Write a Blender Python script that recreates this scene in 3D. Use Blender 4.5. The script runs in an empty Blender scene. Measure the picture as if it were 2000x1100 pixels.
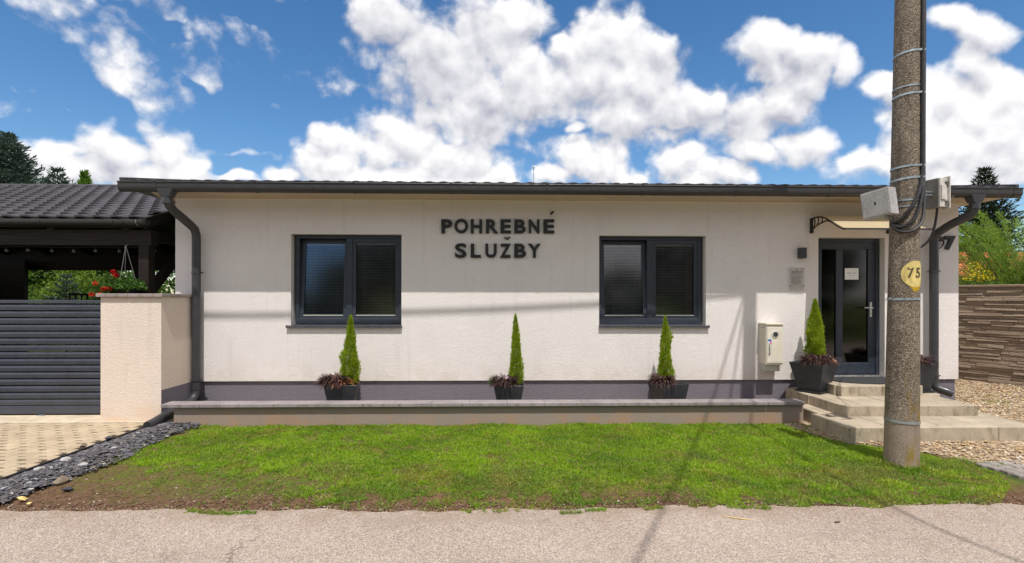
import bpy, bmesh, math, random
import numpy as np
from mathutils import Vector, Matrix, Euler

random.seed(7)
rng = np.random.default_rng(7)
sc = bpy.context.scene
COL = sc.collection
R = math.radians

# ---------------------------------------------------------------- camera
YAW = R(1.6); ROLL = R(0.09); EYE = 1.6
cam_data = bpy.data.cameras.new('camera')
cam_data.sensor_width = 36.0
cam_data.lens = 18.0
cam_data.shift_y = 0.015
cam_data.clip_start = 0.05
cam_data.clip_end = 2000
cam = bpy.data.objects.new('camera', cam_data)
cam.location = (0, 0, EYE)
cam.matrix_world = Matrix.Translation((0, 0, EYE)) @ Matrix.Rotation(-YAW, 4, 'Z') @ Matrix.Rotation(R(90), 4, 'X') @ Matrix.Rotation(ROLL, 4, 'Z')
COL.objects.link(cam)
sc.camera = cam

# ---------------------------------------------------------------- colour management
sc.view_settings.view_transform = 'Standard'
sc.view_settings.look = 'None'
sc.view_settings.gamma = 1.0
sc.view_settings.use_curve_mapping = False
sc.view_settings.exposure = 0.57
sc.render.engine = 'CYCLES'
sc.cycles.max_bounces = 8
sc.cycles.transparent_max_bounces = 12

# ---------------------------------------------------------------- sun
SUN_TRAVEL = Vector((-0.12, 1.0, -2.07)).normalized()
sun_data = bpy.data.lights.new('sun', 'SUN')
sun_data.energy = 3.05
sun_data.angle = R(0.53)
sun_data.color = (1.0, 0.955, 0.885)
sun = bpy.data.objects.new('sun', sun_data)
sun.rotation_euler = SUN_TRAVEL.to_track_quat('-Z', 'Y').to_euler()
sun.location = (0, -20, 40)
COL.objects.link(sun)
SUN_EL = math.asin(-SUN_TRAVEL.z)
SUN_AZ = math.atan2(-SUN_TRAVEL.x, -SUN_TRAVEL.y)          # clockwise from +Y

# ---------------------------------------------------------------- node helpers
class NB:
    """small expression builder for shader nodes"""
    def __init__(s, nt): s.nt = nt
    def new(s, t, **kw):
        n = s.nt.nodes.new(t)
        for k, v in kw.items(): setattr(n, k, v)
        return n
    def put(s, sock, v):
        if isinstance(v, bpy.types.NodeSocket): s.nt.links.new(v, sock)
        elif v is not None: sock.default_value = v
    def m(s, op, a, b=None, c=None, clamp=False):
        n = s.new('ShaderNodeMath', operation=op, use_clamp=clamp)
        s.put(n.inputs[0], a)
        if b is not None: s.put(n.inputs[1], b)
        if c is not None: s.put(n.inputs[2], c)
        return n.outputs[0]
    def vm(s, op, a, b=None, sc_=None):
        n = s.new('ShaderNodeVectorMath', operation=op)
        s.put(n.inputs[0], a)
        if b is not None: s.put(n.inputs[1], b)
        if sc_ is not None: s.put(n.inputs['Scale'], sc_)
        return n.outputs['Value'] if op in ('LENGTH', 'DOT_PRODUCT') else n.outputs[0]
    def sep(s, v):
        n = s.new('ShaderNodeSeparateXYZ'); s.put(n.inputs[0], v); return n.outputs
    def comb(s, x, y, z):
        n = s.new('ShaderNodeCombineXYZ')
        for i, v in enumerate((x, y, z)): s.put(n.inputs[i], v)
        return n.outputs[0]
    def mix(s, f, a, b):
        n = s.new('ShaderNodeMix', data_type='RGBA')
        s.put(n.inputs[0], f)
        s.put(n.inputs[6], a if isinstance(a, bpy.types.NodeSocket) else (*a[:3], 1))
        s.put(n.inputs[7], b if isinstance(b, bpy.types.NodeSocket) else (*b[:3], 1))
        return n.outputs[2]
    def ramp(s, f, a, b, t0=0.0, t1=1.0):
        n = s.new('ShaderNodeMapRange', interpolation_type='SMOOTHSTEP')
        s.put(n.inputs[0], f); n.inputs[1].default_value = a; n.inputs[2].default_value = b
        n.inputs[3].default_value = t0; n.inputs[4].default_value = t1
        return n.outputs[0]
    def noise(s, vec, scale, detail=4, rough=0.5, dist=0.0, out=0):
        n = s.new('ShaderNodeTexNoise'); s.put(n.inputs['Vector'], vec)
        n.inputs['Scale'].default_value = scale; n.inputs['Detail'].default_value = detail
        n.inputs['Roughness'].default_value = rough; n.inputs['Distortion'].default_value = dist
        return n.outputs[out]
    def vor(s, vec, scale, feature='F1', detail=0, rough=0.5, out=0, rand=1.0):
        n = s.new('ShaderNodeTexVoronoi', feature=feature); s.put(n.inputs['Vector'], vec)
        n.inputs['Scale'].default_value = scale
        if 'Detail' in n.inputs: n.inputs['Detail'].default_value = detail
        if 'Roughness' in n.inputs: n.inputs['Roughness'].default_value = rough
        n.inputs['Randomness'].default_value = rand
        return n.outputs[out]

# ---------------------------------------------------------------- world: Nishita sky with cumulus clouds
world = bpy.data.worlds.new('World')
sc.world = world
world.use_nodes = True
wt = world.node_tree
wt.nodes.clear()
# every cloud: centre azimuth/height on the tangent plane in front of the house (u, v), radii, turn, strength
CL = []
def cloud(px, py, rx, ry, rot=0, st=1.0, kind=0):
    # tangent-plane direction of the cloud centre (u to the right, v up; 1 = 45 degrees)
    CL.append(((px - 972) / 1000.0, (580 - py) / 1000.0, rx / 1000.0, ry / 1000.0, rot, st, kind))
for a in [(765,50,85,60),(860,130,130,95),(955,60,95,85),(1020,40,70,60),(1020,170,90,90),(930,240,120,60),
          (1190,60,90,85),(1150,170,130,85),(1290,110,60,65),(1320,215,120,65),(1430,240,110,55),(1230,230,110,50),
          (1500,100,58,55),(1575,95,70,42,15),(1590,150,48,36),(1545,200,60,55),(1450,210,50,40),(1570,275,62,42),(1480,290,80,36),
          (790,275,95,62),(740,300,100,48),(655,325,80,42),(870,310,110,55),(940,345,90,30),(560,340,42,20),(640,275,36,26),(840,225,50,34),
          (1130,252,24,20),(1130,300,52,42),(1180,320,70,42),(1235,345,48,26),(1080,345,36,26),(830,345,120,36),(700,350,110,26),(960,180,80,60),(1100,110,50,40),(1240,160,90,70),(1380,200,80,50),
          (195,290,62,44),(235,318,90,46),(120,300,62,34),(150,340,110,36),(345,305,44,42),(385,330,50,34),(300,350,90,24),(180,340,120,36),(240,350,120,30),(370,352,70,24),(80,330,50,36),(480,354,50,12),(45,340,60,40),
          (1890,25,66,34),(1960,45,80,46),(1935,120,60,55),(1990,160,70,70),(1860,190,70,60),(1775,180,64,46),(1740,165,40,36),
          (1880,260,130,62),(1960,300,100,60),(1790,230,80,40),(1930,200,110,80),(1840,280,110,50),(1990,260,80,80),(1950,345,90,30)]:
    cloud(*a)
for a in [(1340,310,60,32,0,.72),(1400,345,80,24,0,.8),(1720,320,80,30,0,.75),(1850,335,150,34,0,.85),(1300,270,80,30,0,.7),(1650,120,36,30,40,.55),
          (180,20,110,38,38,.62),(235,85,105,36,42,.70),(300,140,70,24,48,.62),(120,60,90,30,30,.45),(350,8,95,26,12,.6),(370,133,58,30,22,.62),
          (480,100,95,36,28,.66),(550,140,70,30,32,.58),(440,70,70,20,20,.5),(620,170,50,20,30,.45),(25,198,48,20,20,.66),(145,225,36,12,35,.5),
          (110,205,50,14,20,.42),(690,150,55,24,15,.5),(700,110,40,26,20,.45),(590,3,45,12,0,.55),(560,228,30,10,30,.42),(1060,240,60,60,0,.5),(520,305,70,8,0,.2),(230,110,150,40,42,.5),(160,40,90,50,40,.5),(520,120,120,30,30,.5),(420,85,60,30,20,.5),(640,150,60,40,20,.4)]:
    cloud(*a[:5], a[5] + .1, 0 if a[0] > 1200 else 1)

GROW = 1.62
def cloud_field(name, clouds):
    """density of the clouds in a direction; clouds None: the unseen cover around the view, thickened for more fill light"""
    grp = bpy.data.node_groups.new(name, 'ShaderNodeTree')
    grp.interface.new_socket('Dir', in_out='INPUT', socket_type='NodeSocketVector')
    grp.interface.new_socket('Density', in_out='OUTPUT', socket_type='NodeSocketFloat')
    grp.interface.new_socket('Fine', in_out='OUTPUT', socket_type='NodeSocketFloat')
    g = NB(grp)
    gi = g.new('NodeGroupInput'); go = g.new('NodeGroupOutput')
    dirv = gi.outputs[0]
    gen = g.m('MULTIPLY_ADD', g.noise(dirv, 2.2, 3, 0.5), 4.6, -1.75)
    fb = g.m('SUBTRACT', g.noise(dirv, 15, 7 if clouds else 2, 0.62), 0.5)
    if clouds is None:
        g.put(go.inputs[0], g.m('MULTIPLY_ADD', fb, 1.05, gen))
        return grp
    warp = g.vm('SCALE', g.vm('SUBTRACT', g.noise(dirv, 9, 3, 0.58, out=1), (.5, .5, .5)), sc_=0.085)
    wd = g.vm('ADD', dirv, warp)
    wx, wy, wz = g.sep(wd)
    yy = g.m('MAXIMUM', wy, 0.12)
    U = g.m('DIVIDE', wx, yy); V = g.m('DIVIDE', wz, yy)
    uvk = uv = g.comb(U, V, 0.0)
    best = None
    for i, (u, v, rx, ry, rot, st, kind) in enumerate(clouds):
        if best is not None and i % 6 == 0:      # keeps the evaluation order sequential: the running result rides along in z
            uvk = g.comb(U, V, best)
        rx *= GROW; ry *= GROW
        if rot:
            c_, s_ = math.cos(R(rot)), math.sin(R(rot))      # the long axis falls to the right by rot degrees
            a_ = g.vm('DOT_PRODUCT', uvk, (c_ / rx, -s_ / rx, 0)); b_ = g.vm('DOT_PRODUCT', uvk, (s_ / ry, c_ / ry, 0))
            q = g.vm('SUBTRACT', g.comb(a_, b_, 0.0), ((u * c_ - v * s_) / rx, (u * s_ + v * c_) / ry, 0))
        else:
            n = g.new('ShaderNodeVectorMath', operation='MULTIPLY_ADD')
            g.put(n.inputs[0], uvk); n.inputs[1].default_value = (1 / rx, 1 / ry, 0); n.inputs[2].default_value = (-u / rx, -v / ry, 0)
            q = n.outputs[0]
        f = g.m('MULTIPLY_ADD', g.vm('LENGTH', q), -st, st)
        if kind: f = g.m('MINIMUM', g.m('MULTIPLY', f, 1.5), 0.34)      # thin drifting cloud
        best = f if best is None else g.m('SMOOTH_MAX', best, f, 0.10)
    best = g.m('MAXIMUM', best, -0.35)
    sx, sy, sz = g.sep(dirv)
    au = g.m('ABSOLUTE', g.m('DIVIDE', sx, g.m('MAXIMUM', sy, 0.12)))
    av = g.m('DIVIDE', sz, g.m('MAXIMUM', sy, 0.12))
    wf = g.m('MULTIPLY', g.ramp(au, 1.05, 1.45, 1, 0), g.ramp(av, 0.62, 0.9, 1, 0))
    base = g.m('ADD', g.m('MULTIPLY', best, wf), g.m('MULTIPLY', gen, g.m('SUBTRACT', 1.0, wf)))
    bl = g.m('SUBTRACT', 0.42, g.vor(g.vm('ADD', dirv, g.vm('SCALE', warp, sc_=.6)), 13, 'F1', 2, 0.55))
    g.put(go.inputs[1], g.m('MULTIPLY_ADD', bl, .8, fb))
    g.put(go.inputs[0], g.m('ADD', base, g.m('MULTIPLY_ADD', fb, 0.90, g.m('MULTIPLY', bl, 0.40))))
    return grp

w = NB(wt)
tc = w.new('ShaderNodeTexCoord')
dn = w.vm('NORMALIZE', tc.outputs['Generated'])
dx, dy, dz = w.sep(dn)
sky = w.new('ShaderNodeTexSky', sky_type='NISHITA')
sky.sun_disc = False
sky.sun_elevation = SUN_EL
sky.sun_rotation = SUN_AZ
sky.air_density = 1.0; sky.dust_density = 0.3; sky.ozone_density = 2.2; sky.altitude = 150
hsv = w.new('ShaderNodeHueSaturation'); hsv.inputs['Saturation'].default_value = 1.26; hsv.inputs['Value'].default_value = 0.95
w.put(hsv.inputs['Color'], sky.outputs[0])
def sky_part(name, clouds):
    grp = cloud_field(name, clouds)
    def field(v):
        n = w.new('ShaderNodeGroup'); n.node_tree = grp
        w.put(n.inputs[0], v); return n.outputs
    D0, fine = field(dn)
    D1 = field(w.vm('ADD', dn, w.comb(w.m('MULTIPLY_ADD', D0, 1e-7, 0.004), 0.0, 0.024)))[0]
    alpha = w.ramp(D0, 0.0, 0.40)
    shade = w.m('MULTIPLY_ADD', w.m('SUBTRACT', D0, D1), 1.15, 0.70)
    shade = w.m('MULTIPLY_ADD', fine, .40, shade)
    shade = w.m('ADD', shade, w.ramp(dz, 0.22, 0.38, 0.16, -0.04))
    shade = w.m('SUBTRACT', shade, w.m('MULTIPLY', w.ramp(D0, 0.30, 1.15), w.ramp(dz, 0.20, 0.36, 0.10, 0.30)), clamp=True)
    shade = w.m('ADD', shade, w.ramp(w.noise(dn, 5, 2, .5), 0.35, 0.65, -0.12, 0.14), clamp=True)
    ccol = w.mix(shade, (3.3, 3.4, 3.95), (7.3, 7.25, 7.3))
    col = w.mix(alpha, hsv.outputs[0], ccol)
    col = w.mix(w.ramp(dz, -0.06, -0.01), (1.2, 1.1, .9), col)    # below the horizon only dull earth light
    bg = w.new('ShaderNodeBackground'); w.put(bg.inputs[0], col); bg.inputs[1].default_value = 0.10
    return bg.outputs[0]
def mixs(f, a, b):
    n = w.new('ShaderNodeMixShader'); w.put(n.inputs[0], f); w.put(n.inputs[1], a); w.put(n.inputs[2], b); return n.outputs[0]
# the sky is evaluated in sectors, only to keep it quick: each sector knows the clouds that reach into it
EDGES = [-9, -0.62, -0.2, 0.22, 0.62, 9]
uu = w.m('DIVIDE', dx, w.m('MAXIMUM', dy, 0.12))
res = None
for k in range(5):
    lo, hi = EDGES[k], EDGES[k + 1]
    sub = [c for c in CL if c[0] + c[2] * GROW * 1.4 + 0.09 > lo and c[0] - c[2] * GROW * 1.4 - 0.09 < hi]
    p = sky_part('clouds', sub)
    res = p if res is None else mixs(w.m('GREATER_THAN', uu, lo), res, p)
far = w.m('MAXIMUM', w.m('GREATER_THAN', w.m('ABSOLUTE', uu), 1.45), w.m('GREATER_THAN', w.m('DIVIDE', dz, w.m('MAXIMUM', dy, 0.12)), 0.9))
far = w.m('MAXIMUM', far, w.m('LESS_THAN', dy, 0.13))
far = w.m('MAXIMUM', far, w.m('LESS_THAN', dz, -0.02))
res = mixs(far, res, sky_part('fill_clouds', None))  # cloud cover out of view, made denser to add fill light
wo = w.new('ShaderNodeOutputWorld'); wt.links.new(res, wo.inputs[0])
world.cycles.sampling_method = 'MANUAL'
world.cycles.sample_map_resolution = 512

# ---------------------------------------------------------------- materials
def new_mat(name):
    m = bpy.data.materials.new(name); m.use_nodes = True
    nt = m.node_tree; nt.nodes.clear()
    b = NB(nt)
    out = b.new('ShaderNodeOutputMaterial')
    return m, b, out
def wpos(b):
    return b.new('ShaderNodeNewGeometry').outputs['Position']
def island(b):
    return b.new('ShaderNodeNewGeometry').outputs['Random Per Island']
def bump(b, h, dist, strength=1.0, normal=None):
    n = b.new('ShaderNodeBump'); b.put(n.inputs['Height'], h)
    n.inputs['Distance'].default_value = dist; n.inputs['Strength'].default_value = strength
    if normal is not None: b.put(n.inputs['Normal'], normal)
    return n.outputs[0]
def princ(b, out, col, rough=0.6, metal=0.0, normal=None, spec=0.5, trans=0.0, coat=0.0):
    p = b.new('ShaderNodeBsdfPrincipled')
    b.put(p.inputs['Base Color'], col if isinstance(col, bpy.types.NodeSocket) else (*col[:3], 1))
    b.put(p.inputs['Roughness'], rough); b.put(p.inputs['Metallic'], metal)
    p.inputs['Specular IOR Level'].default_value = spec
    p.inputs['Coat Weight'].default_value = coat
    if normal is not None: b.put(p.inputs['Normal'], normal)
    b.nt.links.new(p.outputs[0], out.inputs[0])
    return p
def simple(name, c, rough=0.5, metal=0.0, var=0.12, scale=9.0, bscale=60.0, bdist=0.0, spec=0.5, rvar=0.12, coat=0.0):
    """a plain material with soft wear, grain and uneven gloss"""
    m, b, out = new_mat(name)
    p = wpos(b)
    n1 = b.noise(p, scale, 5, .6)
    f = b.ramp(n1, .25, .75)
    lo = tuple(x * (1 - var) for x in c); hi = tuple(min(1, x * (1 + var)) for x in c)
    col = b.mix(f, lo, hi)
    r = b.ramp(b.noise(p, scale * 2.3, 4, .6), .3, .7, max(0, rough - rvar), min(1, rough + rvar))
    nrm = bump(b, b.noise(p, bscale, 3, .6), bdist) if bdist else None
    princ(b, out, col, r, metal, nrm, spec, coat=coat)
    return m
def foliage(name, c1, c2, trans=0.35, rough=0.55, scale=3.0, c3=None):
    """leaves: each its own shade between c1 and c2, light passing through"""
    m, b, out = new_mat(name)
    r = island(b)
    n = b.noise(wpos(b), scale, 3, .6)
    f = b.m('ADD', b.m('MULTIPLY', r, .55), b.m('MULTIPLY', b.ramp(n, .3, .7), .45), clamp=True)
    col = b.mix(f, c1, c2)
    if c3: col = b.mix(b.ramp(r, .90, .97), col, c3)
    p = princ(b, out, col, rough, spec=.3)
    t = b.new('ShaderNodeBsdfTranslucent'); b.put(t.inputs[0], col)
    ms = b.new('ShaderNodeMixShader'); ms.inputs[0].default_value = trans
    b.nt.links.new(p.outputs[0], ms.inputs[1]); b.nt.links.new(t.outputs[0], ms.inputs[2])
    b.nt.links.new(ms.outputs[0], out.inputs[0])
    return m

def m_stucco(name, c, grime=(.45, .40, .34), zlo=None, bd=0.0035, scale=95):
    m, b, out = new_mat(name)
    p = wpos(b)
    z = b.sep(p)[2]
    col = b.mix(b.ramp(b.noise(p, 1.6, 5, .6), .3, .7), tuple(x * .955 for x in c), c)
    col = b.mix(b.ramp(b.noise(p, 60, 3, .7), .62, .8, 0, .35), col, tuple(x * .80 for x in c))
    streak = b.noise(b.vm('MULTIPLY', p, (9, 9, .8)), 1.0, 5, .65)
    col = b.mix(b.ramp(streak, .54, .74, 0, .24), col, tuple(x * .66 for x in c))
    if zlo is not None:
        f = b.m('MULTIPLY', b.ramp(z, zlo, zlo + .32, 1, 0), b.ramp(b.noise(p, 4, 5, .65), .35, .68, .05, .62))
        col = b.mix(f, col, tuple(x * y * 1.9 for x, y in zip(c, grime)))
    # felt-float plaster: short worm-like grooves and grains
    pw = b.vm('ADD', p, b.vm('SCALE', b.noise(p, 26, 2, .5, out=1), sc_=.03))
    h1 = b.ramp(b.m('ABSOLUTE', b.m('SUBTRACT', b.noise(pw, scale * .5, 2, .5), .5)), 0.0, .10)
    h2 = b.noise(p, scale * 2.1, 2, .6)
    h = b.m('ADD', b.m('MULTIPLY', h1, .7), b.m('MULTIPLY', h2, .6))
    princ(b, out, col, .93, 0, bump(b, h, bd), .2)
    return m

M = {}
M['wall'] = m_stucco('wall_stucco', (.81, .765, .75), (.42, .40, .36), .42)
M['pillar'] = m_stucco('pillar_stucco', (.77, .655, .565), (.52, .42, .26), 0.0, .0028, 80)
M['side'] = m_stucco('side_stucco', (.76, .67, .58))
M['plinth'] = m_stucco('plinth_stucco', (.185, .17, .205), bd=.004, scale=70)
M['lowwall'] = m_stucco('terrace_render', (.29, .245, .215), (.75, .48, .28), 0.0, .0012, 120)
M['cream'] = simple('cream_board', (.80, .72, .58), .8, var=.04, scale=2)
M['soffit'] = simple('soffit_board', (.50, .41, .30), .85, var=.05, scale=1.3, bscale=90, bdist=.002)
M['anthracite'] = simple('anthracite_metal', (.040, .043, .052), .38, 0.0, .12, 6, spec=.5)
M['gutter'] = simple('gutter_metal', (.032, .030, .031), .48, .0, .12, 5, spec=.55)
M['pipe'] = simple('downpipe_metal', (.038, .038, .044), .40, 0.0, .15, 5, spec=.55, rvar=.08)
M['frame'] = simple('window_frame_foil', (.028, .036, .052), .42, 0, .10, 8, 260, .0003, .5)
M['gate'] = simple('gate_powder_coat', (.055, .062, .082), .36, .15, .10, 4, spec=.55)
M['sill'] = simple('window_sill_metal', (.085, .085, .098), .35, .3, .1, 5)
M['roof_tile'] = simple('roof_tile_coating', (.060, .052, .058), .62, 0, .22, 3, 240, .002, .4)
M['carport_tile'] = simple('stone_coated_tile', (.064, .058, .068), .78, 0, .25, 2.2, 180, .003, .3)
M['dark_wood'] = None
M['letter'] = simple('letter_black', (.010, .008, .008), .45, 0, .2, 20)
M['black_plastic'] = simple('black_plastic', (.012, .012, .013), .5, 0, .2, 12)
M['pot'] = simple('planter_plastic', (.028, .031, .038), .52, 0, .22, 11, 90, .0008)
M['cable'] = simple('cable_rubber', (.020, .018, .020), .42, 0, .2, 14)
M['zinc'] = simple('galvanised_steel', (.36, .41, .44), .45, .75, .22, 22)
M['steel'] = simple('brushed_steel', (.60, .60, .60), .30, .95, .08, 20)
M['meter'] = simple('meter_box_plastic', (.68, .635, .53), .5, 0, .05, 5)
M['meter_base'] = simple('meter_base_grey', (.50, .49, .45), .55, 0, .05, 5)
M['white'] = simple('white_paper', (.80, .80, .80), .7, 0, .03, 4)
M['ink'] = simple('grey_ink', (.10, .10, .11), .6, 0, .1, 4)
M['mat'] = simple('rubber_mat', (.030, .032, .034), .85, 0, .5, 60, 150, .004)
M['bulb'] = simple('frosted_bulb', (.16, .16, .155), .25, 0, .05, 9)
M['chain'] = simple('chain_wire', (.20, .20, .20), .5, .5, .1, 9)
M['soil_pot'] = simple('potting_soil', (.035, .024, .017), .95, 0, .4, 60, 120, .01)
M['blue_sticker'] = simple('sticker_blue', (.03, .16, .42), .4, 0, .1, 6)
M['pink_sticker'] = simple('sticker_pink', (.75, .12, .40), .4, 0, .1, 6)
M['bark'] = simple('bark', (.085, .060, .042), .95, 0, .35, 12, 60, .01)
M['interior'] = simple('room_interior', (.10, .095, .09), .9, 0, .1, 3)
M['blind'] = simple('blind_slat_aluminium', (.42, .47, .50), .38, .25, .06, 6)
M['blind_rail'] = simple('blind_rail_cream', (.52, .54, .47), .5, 0, .05, 6)
M['orange_tile'] = simple('clay_roof_tile', (.52, .13, .055), .75, 0, .28, 5, 60, .004)
M['clay_wall'] = simple('plaster_far_house', (.55, .48, .40), .9, 0, .06, 2)

def m_wood():
    m, b, out = new_mat('dark_stained_wood')
    p = wpos(b)
    g1 = b.noise(b.vm('MULTIPLY', p, (1.2, 40, 40)), 1.5, 4, .55)
    col = b.mix(b.ramp(g1, .3, .7), (.010, .007, .006), (.032, .023, .019))
    princ(b, out, col, .62, 0, bump(b, g1, .0008), .25)
    return m
M['dark_wood'] = m_wood()

def m_concrete(name, c, speck=(.12, .10, .08), bright=(.66, .60, .50), bd=.002, moss=0.0):
    m, b, out = new_mat(name)
    p = wpos(b)
    col = b.mix(b.ramp(b.noise(p, 3.2, 6, .65), .3, .7), tuple(x * .78 for x in c), tuple(min(1, x * 1.10) for x in c))
    col = b.mix(b.ramp(b.noise(p, 150, 2, .6), .60, .74, 0, .75), col, speck)
    col = b.mix(b.ramp(b.noise(p, 120, 2, .6, .2), .62, .76, 0, .6), col, bright)
    oi = b.new('ShaderNodeObjectInfo').outputs['Random']
    col = b.mix(b.m('MULTIPLY', oi, .22), col, tuple(x * .62 for x in c))
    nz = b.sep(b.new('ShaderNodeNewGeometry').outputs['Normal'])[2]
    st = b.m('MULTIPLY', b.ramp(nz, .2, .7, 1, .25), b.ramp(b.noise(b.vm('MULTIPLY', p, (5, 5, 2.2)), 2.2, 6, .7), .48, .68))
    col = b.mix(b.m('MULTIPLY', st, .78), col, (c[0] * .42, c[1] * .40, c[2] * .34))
    h = b.m('ADD', b.noise(p, 140, 3, .6), b.m('MULTIPLY', b.noise(p, 12, 4, .6), 1.4))
    princ(b, out, col, .9, 0, bump(b, h, bd), .25)
    return m
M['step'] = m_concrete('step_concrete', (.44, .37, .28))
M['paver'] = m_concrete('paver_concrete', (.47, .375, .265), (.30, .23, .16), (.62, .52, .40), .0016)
M['coping'] = m_concrete('coping_concrete', (.30, .265, .27), (.26, .23, .235), (.46, .42, .42), .0008)
M['cap'] = m_concrete('cap_concrete', (.34, .29, .28), (.24, .21, .20), (.42, .37, .35), .001)
M['kerb'] = m_concrete('kerb_concrete', (.60, .50, .38), (.38, .30, .22), (.70, .60, .46), .001)
M['cobble'] = m_concrete('cobble_stone', (.30, .27, .25), bd=.003)

def m_asphalt():
    m, b, out = new_mat('worn_asphalt')
    p = wpos(b)
    c = b.mix(b.ramp(b.noise(p, .9, 6, .6), .3, .7), (.325, .255, .212), (.395, .318, .270))
    v = b.new('ShaderNodeTexVoronoi', feature='F1'); b.put(v.inputs['Vector'], p); v.inputs['Scale'].default_value = 150
    vc = b.sep(v.outputs['Color'])[0]
    c = b.mix(b.ramp(vc, .66, .95, 0, .75), c, (.56, .49, .44))
    c = b.mix(b.ramp(vc, .34, .05, 0, .75), c, (.16, .130, .112))
    c = b.mix(b.ramp(b.noise(p, 34, 4, .7), .55, .75, 0, .40), c, (.19, .15, .13))
    c = b.mix(b.ramp(b.noise(b.vm('MULTIPLY', p, (.5, 1.6, 1)), .8, 5, .65), .50, .68, 0, .42), c, (.235, .185, .155))
    c = b.mix(b.ramp(b.noise(b.vm('ADD', p, (3, 9, 0)), 2.6, 6, .7), .60, .72, 0, .55), c, (.20, .155, .13))
    c = b.mix(b.m('MULTIPLY', b.ramp(b.sep(p)[1], 3.45, 3.85), b.ramp(b.noise(p, 3.3, 5, .65), .42, .62, .1, .6)), c, (.26, .19, .14))
    # fine cracks: a few wandering lines
    cw = b.vm('ADD', p, b.vm('SCALE', b.noise(p, 2.2, 4, .65, out=1), sc_=.55))
    ve = b.vor(cw, .55, 'DISTANCE_TO_EDGE')
    crack = b.m('MULTIPLY', b.ramp(ve, .0012, .0045, 1, 0), b.ramp(b.noise(p, .8, 2, .5), .56, .62))
    c = b.mix(b.m('MULTIPLY', crack, .62), c, (.11, .085, .07))
    h = b.m('SUBTRACT', b.m('MULTIPLY', v.outputs['Distance'], -1.1), b.m('MULTIPLY', crack, .5))
    princ(b, out, c, .93, 0, bump(b, h, .003), .2)
    return m
M['asphalt'] = m_asphalt()

def m_ground():
    m, b, out = new_mat('soil_and_turf')
    p = wpos(b)
    x, y, z = b.sep(p)
    soil = b.mix(b.ramp(b.noise(p, 22, 6, .7), .3, .7), (.085, .045, .026), (.20, .118, .072))
    soil = b.mix(b.ramp(b.noise(p, 130, 2, .6), .68, .78, 0, .7), soil, (.42, .33, .24))
    turf = b.mix(b.ramp(b.noise(p, 40, 4, .7), .3, .7), (.075, .085, .018), (.15, .18, .03))
    far = b.mix(b.ramp(b.noise(p, .5, 5, .6), .35, .7), (.055, .085, .018), (.12, .14, .045))
    inl = b.m('MULTIPLY', b.m('LESS_THAN', b.m('ABSOLUTE', b.m('SUBTRACT', x, .35)), 4.2), b.m('LESS_THAN', b.m('ABSOLUTE', b.m('SUBTRACT', y, 5.2)), 1.5))
    leftbare = b.m('ADD', b.m('MULTIPLY', b.m('ADD', x, 3.9), .55), b.m('MULTIPLY', b.m('SUBTRACT', y, 3.9), .9))
    f = b.ramp(b.m('ADD', leftbare, b.m('MULTIPLY', b.noise(p, 3.5, 5, .65), 1.2)), .9, 1.9)
    f = b.m('MULTIPLY', f, b.ramp(b.noise(p, 7, 4, .7), .40, .60, .35, 1))
    f = b.m('MULTIPLY', f, b.ramp(b.m('ADD', y, b.m('MULTIPLY', b.noise(p, 4, 4, .6), .4)), 4.22, 4.50))
    near = b.mix(f, soil, turf)
    c = b.mix(inl, far, near)
    h = b.m('ADD', b.noise(p, 45, 5, .7), b.m('MULTIPLY', b.noise(p, 160, 3, .6), .5))
    princ(b, out, c, .97, 0, bump(b, h, .014), .12)
    return m
M['ground'] = m_ground()

def m_gravelbed():
    m, b, out = new_mat('gravel_bed')
    p = wpos(b)
    v = b.new('ShaderNodeTexVoronoi', feature='F1'); b.put(v.inputs['Vector'], p); v.inputs['Scale'].default_value = 42
    r, gg, bb = b.sep(v.outputs['Color'])
    c = b.mix(r, (.16, .105, .065), (.42, .31, .20))
    c = b.mix(b.ramp(gg, .7, .9), c, (.60, .50, .38))
    princ(b, out, c, .9, 0, bump(b, b.m('MULTIPLY', v.outputs['Distance'], -1), .012), .2)
    return m
M['gravelbed'] = m_gravelbed()
def m_chips(name, stops, rough=.75, bd=.002):
    """loose stones: each its own colour; stops = (threshold, colour)"""
    m, b, out = new_mat(name)
    r = island(b)
    col = None
    rp = b.new('ShaderNodeValToRGB'); rp.color_ramp.interpolation = 'CONSTANT'
    e = rp.color_ramp.elements
    e[0].position = 0; e[0].color = (*stops[0][1], 1)
    e[1].position = stops[1][0]; e[1].color = (*stops[1][1], 1)
    for t, c in stops[2:]:
        k = e.new(t); k.color = (*c, 1)
    b.put(rp.inputs[0], r)
    p = wpos(b)
    col = b.mix(b.ramp(b.noise(p, 45, 4, .6), .3, .7, 0, .45), rp.outputs[0], (.16, .12, .09))
    princ(b, out, col, rough, 0, bump(b, b.noise(p, 120, 3, .6), bd), .35)
    return m
M['slate'] = m_chips('slate_chips', [(0, (.058, .063, .085)), (.26, (.085, .090, .118)), (.50, (.042, .045, .060)), (.64, (.12, .127, .155)), (.82, (.075, .070, .072)), (.92, (.20, .20, .22)), (.96, (.28, .22, .16)), (.980, (.42, .42, .42))], .55)
M['gravel'] = m_chips('river_gravel', [(0, (.50, .36, .20)), (.20, (.60, .48, .32)), (.36, (.34, .22, .12)), (.52, (.68, .58, .43)), (.62, (.42, .32, .22)), (.76, (.56, .38, .20)), (.88, (.22, .15, .10)), (.95, (.78, .72, .62))], .85)
M['stone_white'] = m_concrete('pale_stone', (.42, .41, .40), (.2, .2, .2), (.62, .62, .62), .004)
M['stone_yellow'] = m_concrete('yellow_stone', (.78, .58, .24), (.5, .35, .15), (.85, .7, .4), .003)
M['stone_dark'] = m_concrete('dark_stone', (.070, .072, .085), (.03, .03, .035), (.13, .13, .15), .005)
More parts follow.
